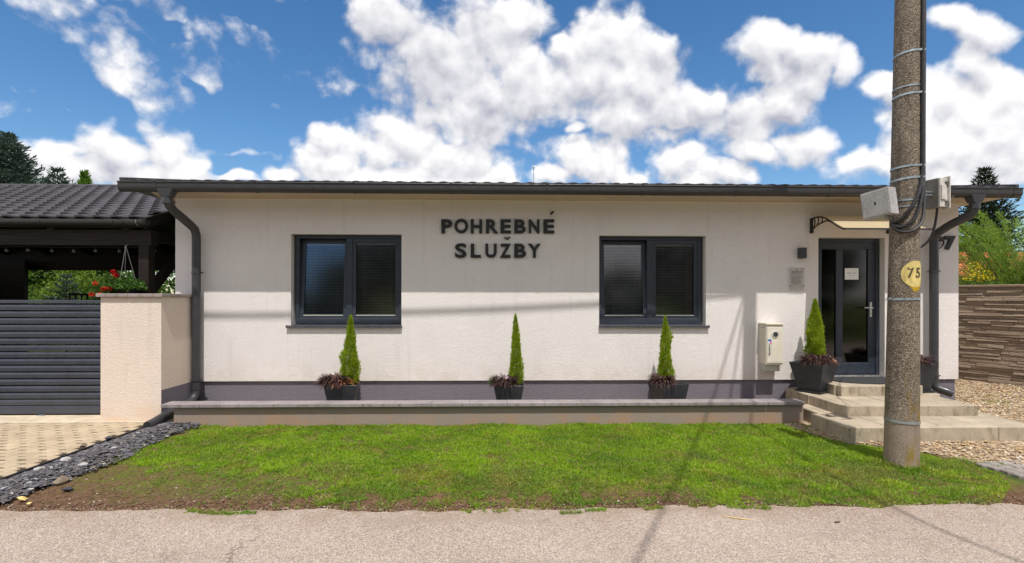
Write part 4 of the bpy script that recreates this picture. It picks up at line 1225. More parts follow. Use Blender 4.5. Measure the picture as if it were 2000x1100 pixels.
# ================================================================ UTILITY POLE
PC = Vector((3.880, 4.815, 0)); LEAN = Vector((.013, .0, 1))
def pole_axis(z): return Vector((PC.x + LEAN.x * z, PC.y, z))
def pole_r(z): return .1425 - .0105 * z + .0004 * z * z
cdir = Vector((-PC.x, -PC.y, 0)).normalized()            # towards the street
rdir = Vector((-cdir.y, cdir.x, 0)) * -1
if rdir.x < 0: rdir = -rdir
def on_pole(z, deg, extra):
    a = R(deg); return pole_axis(z) + (cdir * math.cos(a) + rdir * math.sin(a)) * (pole_r(z) + extra)
pole = thing('utility_pole', 'tall round exposed-aggregate concrete utility pole standing in the lawn by the steps', 'pole', (PC.x, PC.y, 0))
mb = MB()
zs = [-.15, 0, .2, .44, .7, 1, 1.5, 2, 2.5, 3, 3.5, 4, 4.6, 5.5, 6.5, 7.6]
mb.tube([pole_axis(z) for z in zs], [pole_r(z) for z in zs], 40)
mb.build('pole_shaft', M['pole'], pole, smooth=True)
def ring(z, tilt, name='steel_band', e=.004, hh=.009, a0=-180, a1=180, bulge=None, phase=0):
    mb = MB(); n = 40; vs = []
    for k in range(n + 1):
        a = a0 + (a1 - a0) * k / n
        zz = z + tilt * math.sin(R(a + phase))
        ee = e + (bulge(a) if bulge else 0)
        for dz, de in ((-hh, 0), (-hh, .003), (hh, .003), (hh, 0)):
            vs.append(on_pole(zz + dz, a, ee + de - .002))
    mb.add(vs, [(k * 4 + i, k * 4 + (i + 1) % 4, k * 4 + 4 + (i + 1) % 4, k * 4 + 4 + i) for k in range(n) for i in range(4)])
    return mb.build(name, M['zinc'], pole)
cb = lambda a: .032 * max(0, 1 - abs((a - 84) / 26)) ** .5 if abs(a - 84) < 26 else 0
ring(3.925, .012, bulge=cb); ring(3.525, .010, bulge=cb); ring(2.840, .008, bulge=cb); ring(2.725, .012, bulge=cb, hh=.010)
ring(3.60, .004, hh=.006); ring(2.52, .0, hh=.008); ring(2.46, .0, hh=.005)
bnd = ring(1.585, .002, hh=.011); ring(.425, -.004, hh=.012)
mb = MB(); c = on_pole(1.585, -52, .006); mb.tube([on_pole(1.585, -52, .002), on_pole(1.585, -52, .016)], .013, 6); mb.build('band_buckle', M['zinc'], pole)
# painted number field, wrapped round the shaft
def wrap(th0, z0, scale=1.0):
    def f(V):
        o = []
        for x, y, z in V:
            th = math.degrees((x) / .137) + th0
            o.append(on_pole(z + z0, th, -y))
        return np.array([tuple(v) for v in o])
    return f
NT = 46                                                   # the field faces half right
def patch(name, outline, mat, e, sub=14):
    # outline (u, v) in metres about the field's centre; filled as a fan of fine strips
    us = [p[0] for p in outline]; vsx = [p[1] for p in outline]
    n = len(outline); V = []; F = []
    V.append(on_pole(1.822, NT, e))
    rings_ = 6
    for r_ in range(1, rings_ + 1):
        t = r_ / rings_
        for u, v in outline: V.append(on_pole(1.822 + v * t, NT + math.degrees(u * t / .137), e))
    for k in range(n): F.append((0, 1 + k, 1 + (k + 1) % n))
    mb = MB(); mb.add(V, F)
    for r_ in range(rings_ - 1):
        a = 1 + r_ * n
        mb.f += [(a + k, a + n + k, a + n + (k + 1) % n, a + (k + 1) % n) for k in range(n)]; mb.mi += [0] * n
    return mb.build(name, mat, pole)
rr = random.Random(2)
ol = [(.135 * math.cos(a) * (1 + rr.uniform(-.02, .02)), .125 * math.sin(a) * (1 + rr.uniform(-.02, .02))) for a in np.linspace(0, 2 * math.pi, 41)[:-1]]
patch('number_field', ol, M['yellow_paint'], .0022)
dr_ = [(-.078, -.09), (-.055, -.125), (-.03, -.150), (-.022, -.172), (-.006, -.158), (.004, -.178), (.016, -.150), (.04, -.152), (.05, -.132), (.075, -.115), (.08, -.09), (0, -.07)]
patch('paint_run', dr_, M['yellow_drip'], .0014)
glyph('7', -.082, -.024, -.052, .046, 0, .0012, M['number_paint'], pole, 'digit', .03, place=lambda V: wrap(NT, 1.835)(np.stack([V[:, 0], V[:, 1] - .0030, V[:, 2]], 1)))
glyph('5', -.006, .054, -.052, .046, 0, .0012, M['number_paint'], pole, 'digit', .03, place=lambda V: wrap(NT, 1.835)(np.stack([V[:, 0], V[:, 1] - .0030, V[:, 2]], 1)))

# cables running down the pole into the left box
def cable(name, label, pts, r, sub=6, mat='cable', group=None, loc=None, cat='cable'):
    P = spline(pts, sub); mb = MB(); mb.tube(P, r, 8)
    o = mb.build(name, M[mat], None, smooth=True, loc=loc if loc is not None else tuple(P[-1]))
    return tag(o, label, cat, group)
E1 = .017
cable('power_cable', 'thick black cable down the pole, innermost of three, bending first to the left box', [on_pole(z, a, E1) for z, a in ((7.4, 66), (5, 69), (3.4, 71), (2.86, 71), (2.70, 62), (2.55, 42), (2.42, 14), (2.33, -14), (2.31, -40))], .0155)
cable('power_cable', 'thick black cable down the pole, middle one of three looping under the left box', [on_pole(z, a, E1 + .002) for z, a in ((7.4, 80), (5, 83), (3.4, 85), (2.80, 82), (2.62, 70), (2.42, 46), (2.30, 16), (2.265, -14), (2.30, -44))], .0155)
cable('power_cable', 'thick black cable on the pole\'s right edge with the lowest loop of the three', [on_pole(z, a, E1 + .006) for z, a in ((7.4, 96), (5, 98), (3.4, 99), (2.70, 97), (2.48, 86), (2.32, 64), (2.235, 30), (2.215, -2), (2.25, -30), (2.32, -48))], .0145)
# left box: tilted steel housing
BP = Vector((3.622, 4.610, 2.375))
bx = thing('junction_box', 'weathered grey steel junction box hanging tilted on the left side of the pole', 'junction box', tuple(BP))
A_ = Vector((.93, .36, .0)).normalized(); B_ = Vector((-.30, .94, -.10)).normalized(); C_ = A_.cross(B_).normalized()
if C_.z < 0: C_ = -C_
C_ = (C_ + Vector((-.03, 0, 0))).normalized()
def obox(mb, o, a, b_, c, u0, u1, v0, v1, w0, w1):
    P = lambda u, v, w: tuple(o + a * u + b_ * v + c * w)
    return mb.hexa([P(u0, v0, w0), P(u1, v0, w0), P(u1, v1, w0), P(u0, v1, w0)], [P(u0, v0, w1), P(u1, v0, w1), P(u1, v1, w1), P(u0, v1, w1)])
mb = MB(); obox(mb, BP, A_, B_, C_, 0, .112, 0, .27, 0, .255); mb.build('box_housing', M['boxmetal'], bx, bevel=.004)
mb = MB(); obox(mb, BP, A_, B_, C_, -.006, -.0005, .012, .258, .012, .243); mb.build('box_lid', M['boxmetal'], bx, bevel=.002)
mb = MB(); obox(mb, BP, A_, B_, C_, -.012, -.0065, .125, .140, .115, .140); mb.build('lock', M['black_plastic'], bx)
mb = MB(); obox(mb, BP, A_, B_, C_, .1125, .34, .10, .13, .10, .125); obox(mb, BP, A_, B_, C_, .1125, .34, .10, .13, .055, .066); mb.build('mounting_arm', M['zinc'], bx)
for u in (.03, .08):
    mb = MB(); p0 = BP + A_ * u + B_ * .07; mb.tube([p0 - C_ * .001, p0 - C_ * .035], .016, 8); mb.build('cable_gland', M['enclosure_dark'], bx)
# right box: grey polyester enclosure
B2 = Vector((4.262, 4.83, 2.475))
b2 = thing('meter_cabinet', 'small pale grey plastic enclosure fixed on the right side of the pole', 'junction box', tuple(B2))
A2 = Vector((.985, .17, 0)).normalized(); D2 = Vector((-.17, .985, 0)).normalized(); U2 = Vector((0, 0, 1))
mb = MB(); obox(mb, B2, A2, D2, U2, 0, .088, .012, .16, 0, .285); mb.build('enclosure_body', M['enclosure_dark'], b2, bevel=.004)
mb = MB(); obox(mb, B2, A2, D2, U2, .000, .089, -.010, .0115, .002, .283); mb.build('enclosure_lid', M['enclosure'], b2, bevel=.004)
mb = MB(); obox(mb, B2, A2, D2, U2, .006, .062, -.022, -.0105, .072, .215); mb.build('lid_panel', M['enclosure'], b2, bevel=.003)
for w0 in (.03, .215):
    for dw in (0, .022):
        mb = MB(); obox(mb, B2, A2, D2, U2, .055, .100, -.026, -.0107, w0 + dw, w0 + dw + .010); mb.build('hinge_pin', M['enclosure_dark'], b2)
mb = MB(); obox(mb, B2, A2, D2, U2, .0895, .101, -.030, .05, -.012, .298); mb.build('hinge_strip', M['enclosure'], b2, bevel=.002)
mb = MB(); obox(mb, B2, A2, D2, U2, -.135, -.0005, .06, .10, .12, .135); obox(mb, B2, A2, D2, U2, -.135, -.0005, .06, .10, .15, .165); mb.build('mounting_arm', M['zinc'], b2)
cable('stub_cable', 'short black cable hanging from the right box round behind the pole', [B2 + A2 * .04 + Vector((0, .06, 0)), B2 + Vector((.042, .08, -.08)), B2 + Vector((.035, .10, -.20)), B2 + Vector((.0, .13, -.32)), B2 + Vector((-.10, .18, -.42))], .011)
cable('service_wire', 'thin pale wire looping from the right box over the gutter to the wall', [B2 + Vector((.11, .02, .24)), (4.75, 5.6, 2.86), (5.55, 6.45, 3.085), (5.98, 6.69, 3.10), (6.10, 6.72, 3.07), (6.13, 6.72, 2.98), (6.08, 6.80, 2.89), (6.02, 7.0, 2.84)], .006, mat='zinc')
# overhead lines: out of the picture, their shadows lie on wall, lawn and road
cable('overhead_cable', 'overhead cable bundle leaving the pole top along the street to the left', [(3.95, 4.9, 6.72), (1.5, 4.9, 6.55), (-1.3, 4.9, 6.44), (-5, 4.9, 6.42), (-12, 4.9, 6.75), (-24, 4.9, 7.3)], .023, loc=(3.95, 4.9, 6.72))
cable('overhead_cable', 'overhead cable bundle crossing the road from the pole towards the front left', [(3.93, 4.85, 6.95), (2.65, 2.5, 6.70), (1.34, .10, 6.60), (-1.2, -4.6, 6.65), (-4.2, -10, 7.0)], .014, loc=(3.93, 4.85, 6.95))
cable('overhead_cable', 'thin overhead wire crossing the road from the pole straight to the other side', [(3.95, 4.85, 7.1), (3.55, 2.6, 6.95), (3.40, .55, 6.85), (3.62, -.6, 6.86), (4.6, -4, 7.0), (6.0, -9, 7.3)], .014, loc=(3.95, 4.85, 7.1))

# ================================================================ PLANTERS
def planter(name, label, cx, cy, z0, z1, wt, wb, rot, group=None, saucer=False):
    t = thing(name, label, 'planter', (cx, cy, z0), group)
    Rz = Matrix.Rotation(R(rot), 3, 'Z'); c = Vector((cx, cy, 0))
    def q(w_, z): return [tuple(c + Rz @ Vector((sx * w_ / 2, sy * w_ / 2, 0)) + Vector((0, 0, z))) for sx, sy in ((-1, -1), (1, -1), (1, 1), (-1, 1))]
    mb = MB(); loops = [q(wb, z0 + (.012 if saucer else 0)), q(wt, z1), q(wt - .018, z1), q(wt - .05, z1 - .05)]
    mb.add([v for l in loops for v in l], [(3, 2, 1, 0)] + [(k * 4 + i, k * 4 + (i + 1) % 4, k * 4 + 4 + (i + 1) % 4, k * 4 + 4 + i) for k in range(3) for i in range(4)])
    mb.build('pot', M['pot'], t, bevel=.004)
    mb = MB(); mb.add(q(wt - .047, z1 - .040), [(0, 1, 2, 3)]); mb.build('soil', M['soil_pot'], t)
    if saucer:
        mb = MB(); l2 = [q(wb + .05, z0), q(wb + .075, z0 + .028), q(wb + .055, z0 + .028), q(wb + .04, z0 + .010)]
        mb.add([v for l in l2 for v in l], [(3, 2, 1, 0)] + [(k * 4 + i, k * 4 + (i + 1) % 4, k * 4 + 4 + (i + 1) % 4, k * 4 + 4 + i) for k in range(3) for i in range(4)] + [(12, 13, 14, 15)])
        mb.build('saucer', M['pot'], t)
    return t
def conifer(name, label, cx, cy, z0, z1, rad, seed, n=3800, group=None, lean=0.0, lobes=()):
    """slender upright conifer: flat sprays pointing up and out"""
    r = np.random.default_rng(seed)
    t = thing(name, label, 'conifer', (cx, cy, z0), group)
    H = z1 - z0
    mb = MB(); mb.tube([(cx, cy, z0 - .02), (cx + lean * .3, cy, z0 + H * .4), (cx + lean * .8, cy, z0 + H * .8)], [.013, .009, .004], 7); mb.build('trunk', M['bark'], t, smooth=True)
    h = r.beta(1.15, 1.5, n)
    th = r.uniform(0, 2 * np.pi, n)
    prof = np.interp(h, [0, .06, .18, .38, .55, .75, .9, 1], [.72, .92, 1.0, .94, .74, .42, .20, .05])
    lump = 1 + .20 * np.sin(th * 2 + h * 9 + seed) + .16 * np.sin(th * 5 - h * 17 + seed * 2)
    for (h0, th0, a) in lobes:
        lump = lump + a * np.exp(-((h - h0) / .10) ** 2) * np.clip(np.cos(th - th0), 0, 1)
    rr_ = rad * prof * lump * np.sqrt(r.uniform(.25, 1.0, n))
    P = np.stack([cx + lean * h + np.cos(th) * rr_, cy + np.sin(th) * rr_, z0 + .02 + h * H * .97], 1)
    out_ = np.stack([np.cos(th), np.sin(th), np.zeros(n)], 1)
    D = out_ * r.uniform(.15, .75, n)[:, None] + np.array([0, 0, 1.]) + r.normal(0, .28, (n, 3))
    V, F = leaves(P, D, r.uniform(.022, .050, n) * (1 - .3 * h), r.uniform(.007, .014, n), fold=.15)
    # fine side sprigs
    P2 = P[::2] + unit(D[::2]) * .014; D2_ = unit(D[::2]) + r.normal(0, .6, (len(P2), 3))
    V2, F2 = leaves(P2, D2_, r.uniform(.012, .026, len(P2)), .006)
    np_obj('foliage', np.concatenate([V, V2]), np.concatenate([F, F2 + len(V)]), M['thuja'], t)
    return t
def spiky(name, label, cx, cy, z, rx, h, seed, n=260, mat='purple', cat='plant', flowers=(), ry=None, rust=0, lo=-.5, blade=(.09, .18), wid=(.012, .022), group=None):
    """dark bedding plant: arching pointed leaves from a crown"""
    r = np.random.default_rng(seed); ry = ry or rx
    t = thing(name, label, cat, (cx, cy, z), group)
    def clump(n, matn, sx, nm, hh):
        th = r.uniform(0, 2 * np.pi, n); q = np.sqrt(r.uniform(0, 1, n)) * .55
        P = np.stack([cx + sx + np.cos(th) * q * rx, cy + np.sin(th) * q * ry, z + r.uniform(0, .35, n) * hh], 1)
        V = []; F = []
        L = r.uniform(*blade, n); w_ = r.uniform(*wid, n); el = r.uniform(.1, 1.15, n)
        up_ = np.sin(el); ou = np.cos(el)
        seg = 3; pts = [P]; d = np.stack([np.cos(th) * ou, np.sin(th) * ou, up_], 1)
        for k in range(seg):
            pts.append(pts[-1] + unit(d) * (L / seg)[:, None]); d = d + np.array([0, 0, lo])[None] * r.uniform(.6, 1.5, n)[:, None]
        S = np.stack([-np.sin(th), np.cos(th), r.uniform(-.4, .4, n)], 1)
        ws = [.35, 1.0, .75, .05]
        Vv = np.stack([p + sgn_ * S * (w_ * k)[:, None] * .5 for p, k in zip(pts, ws) for sgn_ in (-1, 1)], 1).reshape(-1, 3)
        b0 = np.arange(n)[:, None] * 8
        Ff = np.concatenate([b0 + np.array([2 * k, 2 * k + 1, 2 * k + 3, 2 * k + 2])[None] for k in range(seg)])
        np_obj(nm, Vv, Ff, M[matn], t)
    clump(n, mat, 0, 'leaves', h)
    if rust: clump(rust, 'rust', rx * .3, 'rust_leaves', h * .5)
    for k, (fx, fy, fz, fr, fm) in enumerate(flowers):
        mb = MB(); c = Vector((cx + fx, cy + fy, z + fz))
        nP = 9
        for i in range(nP):
            a = 2 * math.pi * i / nP; b_ = a + 2 * math.pi / nP * .8
            mb.add([c, c + Vector((math.cos(a) * fr, -.006, math.sin(a) * fr)), c + Vector((math.cos((a + b_) / 2) * fr * 1.12, -.010, math.sin((a + b_) / 2) * fr * 1.12)), c + Vector((math.cos(b_) * fr, -.006, math.sin(b_) * fr))], [(0, 1, 2, 3)])
        mb.build('flower', M[fm], t)
    return t
GP = 'dark square planters along the house front'
GC = 'slender potted conifers along the house front'
planter('planter', 'dark square planter behind the coping under the left window', -2.08, 6.93, .10, .440, .42, .29, 9, GP)
conifer('potted_conifer', 'pointed green conifer in the planter under the left window', -1.985, 6.97, .38, 1.345, .103, 31, 7000, group=GC, lobes=((.42, math.pi, .5),))
spiky('bedding_plant', 'bushy brown-purple leaves spilling from the planter under the left window', -2.17, 6.86, .435, .22, .16, 41, 620, rust=80, ry=.15, blade=(.11, .20))
planter('planter', 'dark square planter behind the coping midway between the two windows', .160, 6.93, .10, .432, .40, .28, -4, GP)
conifer('potted_conifer', 'thinnest pointed green conifer, midway between the two windows', .262, 6.97, .38, 1.365, .078, 32, 5600, group=GC, lean=-.02)
spiky('bedding_plant', 'dark leaves with two pale daisies in the middle planter', .085, 6.86, .43, .18, .14, 42, 480, ry=.14, blade=(.10, .19), flowers=((-.075, -.10, .095, .016, 'white_flower'), (.035, -.12, .115, .022, 'pink_flower')))
spiky('bedding_plant', 'small green leafy clump on the left of the middle planter', -.035, 6.86, .44, .09, .11, 43, 200, mat='shrub', blade=(.05, .10), wid=(.008, .014))
planter('planter', 'dark square planter behind the coping under the right window', 2.325, 6.93, .10, .442, .40, .30, 14, GP)
conifer('potted_conifer', 'pointed green conifer with a side shoot, under the right window', 2.305, 6.98, .38, 1.345, .084, 33, 6000, group=GC, lobes=((.72, 0.0, 1.2), (.1, 0, .4)))
spiky('bedding_plant', 'brown-green narrow leaves in the planter under the right window', 2.225, 6.86, .435, .18, .14, 44, 480, ry=.14, blade=(.10, .19))
planter('planter', 'large tapered dark planter on a saucer left of the front door', 4.385, 6.985, .294, .700, .455, .275, 33, saucer=True)
conifer('potted_conifer', 'bright green bushy conifer in the large planter left of the door', 4.45, 7.06, .68, 1.580, .112, 34, 9500, lobes=((.5, math.pi, .2),))
spiky('bedding_plant', 'dark purple leaves and white flowers in the large planter by the door', 4.36, 6.90, .70, .26, .20, 45, 620, ry=.14, rust=50, lo=-.55, blade=(.09, .19), wid=(.010, .018),
      flowers=((.20, .02, .05, .018, 'white_flower'), (.235, .0, .035, .018, 'white_flower'), (.265, .04, .045, .017, 'white_flower'), (.225, .05, .075, .018, 'white_flower'), (.28, .02, .03, .016, 'white_flower')))
planter('planter', 'dark planter right of the door, mostly hidden behind the concrete pole', 5.815, 6.99, .294, .700, .38, .25, 2, saucer=True)
spiky('bedding_plant', 'dark red leaves in the planter half hidden behind the pole', 5.85, 6.93, .68, .17, .14, 46, 260, ry=.14)

# ================================================================ CARPORT
cp = thing('carport', 'dark timber carport with a grey tiled roof behind the sliding gate', 'carport', (-7.5, 10, 0))
V, F = tile_sheet(-14.0, -4.93, 7.30, 2.70, 10.5, 3.81, .245, .22, .011, .016, 10, True)
np_obj('tiled_roof_slope', V, F, M['carport_tile'], cp, kind='stuff')
V, F = tile_sheet(-14.0, -4.93, 13.7, 2.70, 10.5, 3.81, .245, .40, .012, .010, 4, True)
np_obj('rear_roof_slope', V, F, M['carport_tile'], cp, kind='stuff')
mb = MB(); mb.tube([(-14.0, 10.5, 3.80), (-4.92, 10.5, 3.80)], .045, 10); mb.build('ridge_cap', M['carport_tile'], cp)
mb = MB(); mb.hexa([(-14, 7.34, 2.655), (-4.95, 7.34, 2.655), (-4.95, 10.5, 3.75), (-14, 10.5, 3.75)], [(-14, 7.34, 2.675), (-4.95, 7.34, 2.675), (-4.95, 10.5, 3.77), (-14, 10.5, 3.77)])
mb.build('roof_boarding', M['dark_wood'], cp)
mb = MB(); mb.hexa([(-14, 10.5, 3.75), (-4.95, 10.5, 3.75), (-4.95, 13.7, 2.64), (-14, 13.7, 2.64)], [(-14, 10.5, 3.77), (-4.95, 10.5, 3.77), (-4.95, 13.7, 2.66), (-14, 13.7, 2.66)])
mb.build('roof_boarding', M['dark_wood'], cp)
mb = MB(); mb.hexa([(-4.948, 7.30, 2.545), (-4.905, 7.30, 2.545), (-4.905, 10.5, 3.66), (-4.948, 10.5, 3.66)], [(-4.948, 7.30, 2.70), (-4.905, 7.30, 2.70), (-4.905, 10.5, 3.80), (-4.948, 10.5, 3.80)])
mb.build('verge_board', M['dark_wood'], cp)
mb = MB()
prof = gutter_profile(7.245, 2.635, .055, .02); n = len(prof)
vs = [(-14, y, z) for y, z in prof] + [(-4.86, y, z) for y, z in prof]
mb.add(vs, [(i, (i + 1) % n, n + (i + 1) % n, n + i) for i in range(n)] + [tuple(range(n, n + n // 2))])
gt2 = mb.build('gutter', M['gutter'], cp, smooth=True)
for x in (-4.98, -5.16, -5.30, -6.28, -7.3):
    mb = MB(); pr = [(7.245 - .06 * math.cos(a), 2.635 - .06 * math.sin(a)) for a in np.linspace(-.3, math.pi * .9, 10)]
    mb.tube([(x, y, z) for y, z in pr], .005, 5); mb.build('gutter_bracket', M['zinc'] if x > -5 else M['gutter'], gt2)
mb = MB(); mb.box(-14, -4.95, 7.304, 7.335, 2.56, 2.705); mb.build('gap_board', M['dark_wood'], cp)  # board added to stop sun leaking between gutter and roof lip onto the beam
mb = MB(); mb.box(-14, -4.93, 7.42, 7.58, 2.325, 2.545); mb.build('front_beam', M['dark_wood'], cp)
mb = MB(); mb.box(-14, -4.93, 13.3, 13.46, 2.26, 2.52); mb.build('rear_beam', M['dark_wood'], cp)
mb = MB(); mb.box(-14, -4.95, 13.28, 13.299, 2.45, 2.80); mb.build('gap_board', M['dark_wood'], cp)
for i in range(9):
    x = -5.25 - i * 1.02
    mb = MB(); mb.hexa([(x - .05, 7.36, 2.53), (x + .05, 7.36, 2.53), (x + .05, 10.48, 3.60), (x - .05, 10.48, 3.60)], [(x - .05, 7.36, 2.653), (x + .05, 7.36, 2.653), (x + .05, 10.48, 3.748), (x - .05, 10.48, 3.748)]); mb.build('rafter', M['dark_wood'], cp)
    mb = MB(); mb.hexa([(x - .05, 10.52, 3.60), (x + .05, 10.52, 3.60), (x + .05, 13.66, 2.50), (x - .05, 13.66, 2.50)], [(x - .05, 10.52, 3.748), (x + .05, 10.52, 3.748), (x + .05, 13.66, 2.638), (x - .05, 13.66, 2.638)]); mb.build('rafter', M['dark_wood'], cp)
for x in (-5.04, -9.2, -13.4):
    for y in (7.43, 13.31):
        mb = MB(); mb.box(x - .07, x + .07, y, y + .14, 0, 2.3245); mb.build('post', M['dark_wood'], cp)
        for s_ in (-1, 1):
            if x > -5.1 and (s_ > 0 or y < 8): continue
            mb = MB(); mb.hexa([(x + s_ * .072, y + .02, 1.60), (x + s_ * .072, y + .12, 1.60), (x + s_ * .072, y + .12, 1.76), (x + s_ * .072, y + .02, 1.76)],
                               [(x + s_ * .80, y + .02, 2.3240), (x + s_ * .80, y + .12, 2.3240), (x + s_ * .66, y + .12, 2.3240), (x + s_ * .66, y + .02, 2.3240)]); mb.build('brace', M['dark_wood'], cp)
# braces towards the back seen beside the right post
mb = MB(); mb.hexa([(-5.09, 7.60, 1.62), (-4.99, 7.60, 1.62), (-4.99, 7.60, 1.78), (-5.09, 7.60, 1.78)], [(-5.09, 8.5, 2.42), (-4.99, 8.5, 2.42), (-4.99, 8.36, 2.42), (-5.09, 8.36, 2.42)]); mb.build('brace', M['dark_wood'], cp)
mb = MB(); mb.box(-5.09, -4.99, 7.585, 13.3, 2.40, 2.54); mb.build('side_beam', M['dark_wood'], cp)
mb = MB(); mb.box(-14, -11.7, 13.0, 13.1, 0, 2.5); mb.build('rear_wall_boarding', M['dark_wood'], cp)
mb = MB(); mb.box(-14.1, -14.0, 7.5, 13.2, 0, 2.6); mb.build('side_wall_boarding', M['dark_wood'], cp)
for z in (.55, 1.62):
    mb = MB(); mb.box(-10.9, -5.0, 13.33, 13.37, z, z + .05); mb.build('rail', M['dark_wood'], cp)
for k in range(40):
    x = -10.85 + k * .148
    if k == 0:
        mb = MB(); mb.box(-.012, .012, -.012, .012, .30, 1.66); mb.v = [(v[0] - 7.5, v[1] + 10, v[2]) for v in mb.v]
        b0 = mb.build('baluster', M['dark_wood'], cp)
        b0.location = (x + 7.5, 3.29, 0)
    else: share(b0, 'baluster', cp, (x + 7.5, 3.29, 0))
sl = thing('string_lights', 'string of small round bulbs hanging under the carport front beam', 'lights', (-6.5, 7.62, 2.30))
bxs = [(-5.02, 2.275), (-5.52, 2.265), (-5.86, 2.270), (-6.17, 2.262), (-6.48, 2.266), (-6.82, 2.275), (-7.12, 2.268), (-7.45, 2.262), (-7.8, 2.27), (-8.1, 2.265)]
mb = MB(); mb.tube(spline([(x, 7.63, z + .045) for x, z in bxs], 4), .004, 5); mb.build('wire', M['cable'], sl)
for x, z in bxs:
    mb = MB(); mb.lathe([(.012, z + .045), (.013, z + .018)], x, 7.63, 8); mb.build('socket', M['black_plastic'], sl)
    mb = MB(); mb.lathe([(.012, z + .0175), (.020, z + .006), (.023, z - .008), (.018, z - .022), (.006, z - .030)], x, 7.63, 10); mb.build('bulb', M['bulb'], sl, smooth='all')
# hanging basket with geraniums
hb = thing('hanging_basket', 'dark hanging pot on three thin chains above the gate pillar', 'hanging pot', (-5.16, 7.28, 1.62))
mb = MB(); mb.lathe([(.075, 1.56), (.11, 1.60), (.135, 1.70), (.140, 1.71), (.128, 1.71), (.11, 1.68)], -5.16, 7.28, 20); mb.build('pot', M['black_plastic'], hb, smooth=True)
top = Vector((-5.195, 7.30, 2.305))
for a in (0.3, 2.4, 4.5):
    mb = MB(); mb.tube([top, Vector((-5.16 + .13 * math.cos(a), 7.28 + .13 * math.sin(a), 1.705))], .0035, 5); mb.build('chain', M['chain'], hb)
mb = MB(); mb.tube([top, top + Vector((0, .12, .06))], .004, 5); mb.tube([top, top + Vector((0, 0, -.03))], .010, 6); mb.build('hook', M['chain'], hb)
ge = thing('geranium', 'red flowering geranium trailing from the hanging pot behind the pillar', 'geranium', (-5.16, 7.28, 1.70))
n = 900; th = rng.uniform(0, 2 * np.pi, n); q = np.sqrt(rng.uniform(0, 1, n))
P = np.stack([-5.18 + np.cos(th) * q * .26, 7.26 + np.sin(th) * q * .20, 1.72 + rng.uniform(-.05, .18, n) * (1.15 - q)], 1)
# trailing shoots to the left
n2 = 500; t_ = rng.uniform(0, 1, n2); P2 = np.stack([-5.25 - t_ * .30, 7.20 + rng.normal(0, .05, n2), 1.76 - t_ * .16 + rng.normal(0, .05, n2)], 1)
P = np.concatenate([P, P2]); D = rng.normal(0, 1, (len(P), 3)) + np.array([0, -.6, .5])
V, F = leaves(P, D, rng.uniform(.035, .065, len(P)), rng.uniform(.035, .055, len(P)), fold=.12); np_obj('leaves', V, F, M['geranium_leaf'], ge)
for (fx, fy, fz) in ((-5.17, 7.08, 1.885), (-5.425, 7.06, 1.775), (-5.30, 7.04, 1.70), (-5.47, 7.06, 1.625), (-5.36, 7.05, 1.62), (-5.24, 7.06, 1.705), (-5.21, 7.08, 1.93)):
    m_ = 42; dd = unit(rng.normal(0, 1, (m_, 3))); c = np.array([fx, fy, fz])
    V, F = leaves(c + dd * .018, dd + rng.normal(0, .4, (m_, 3)), .022, .020, fold=.1); np_obj('flower', V, F, M['red_flower'], ge)

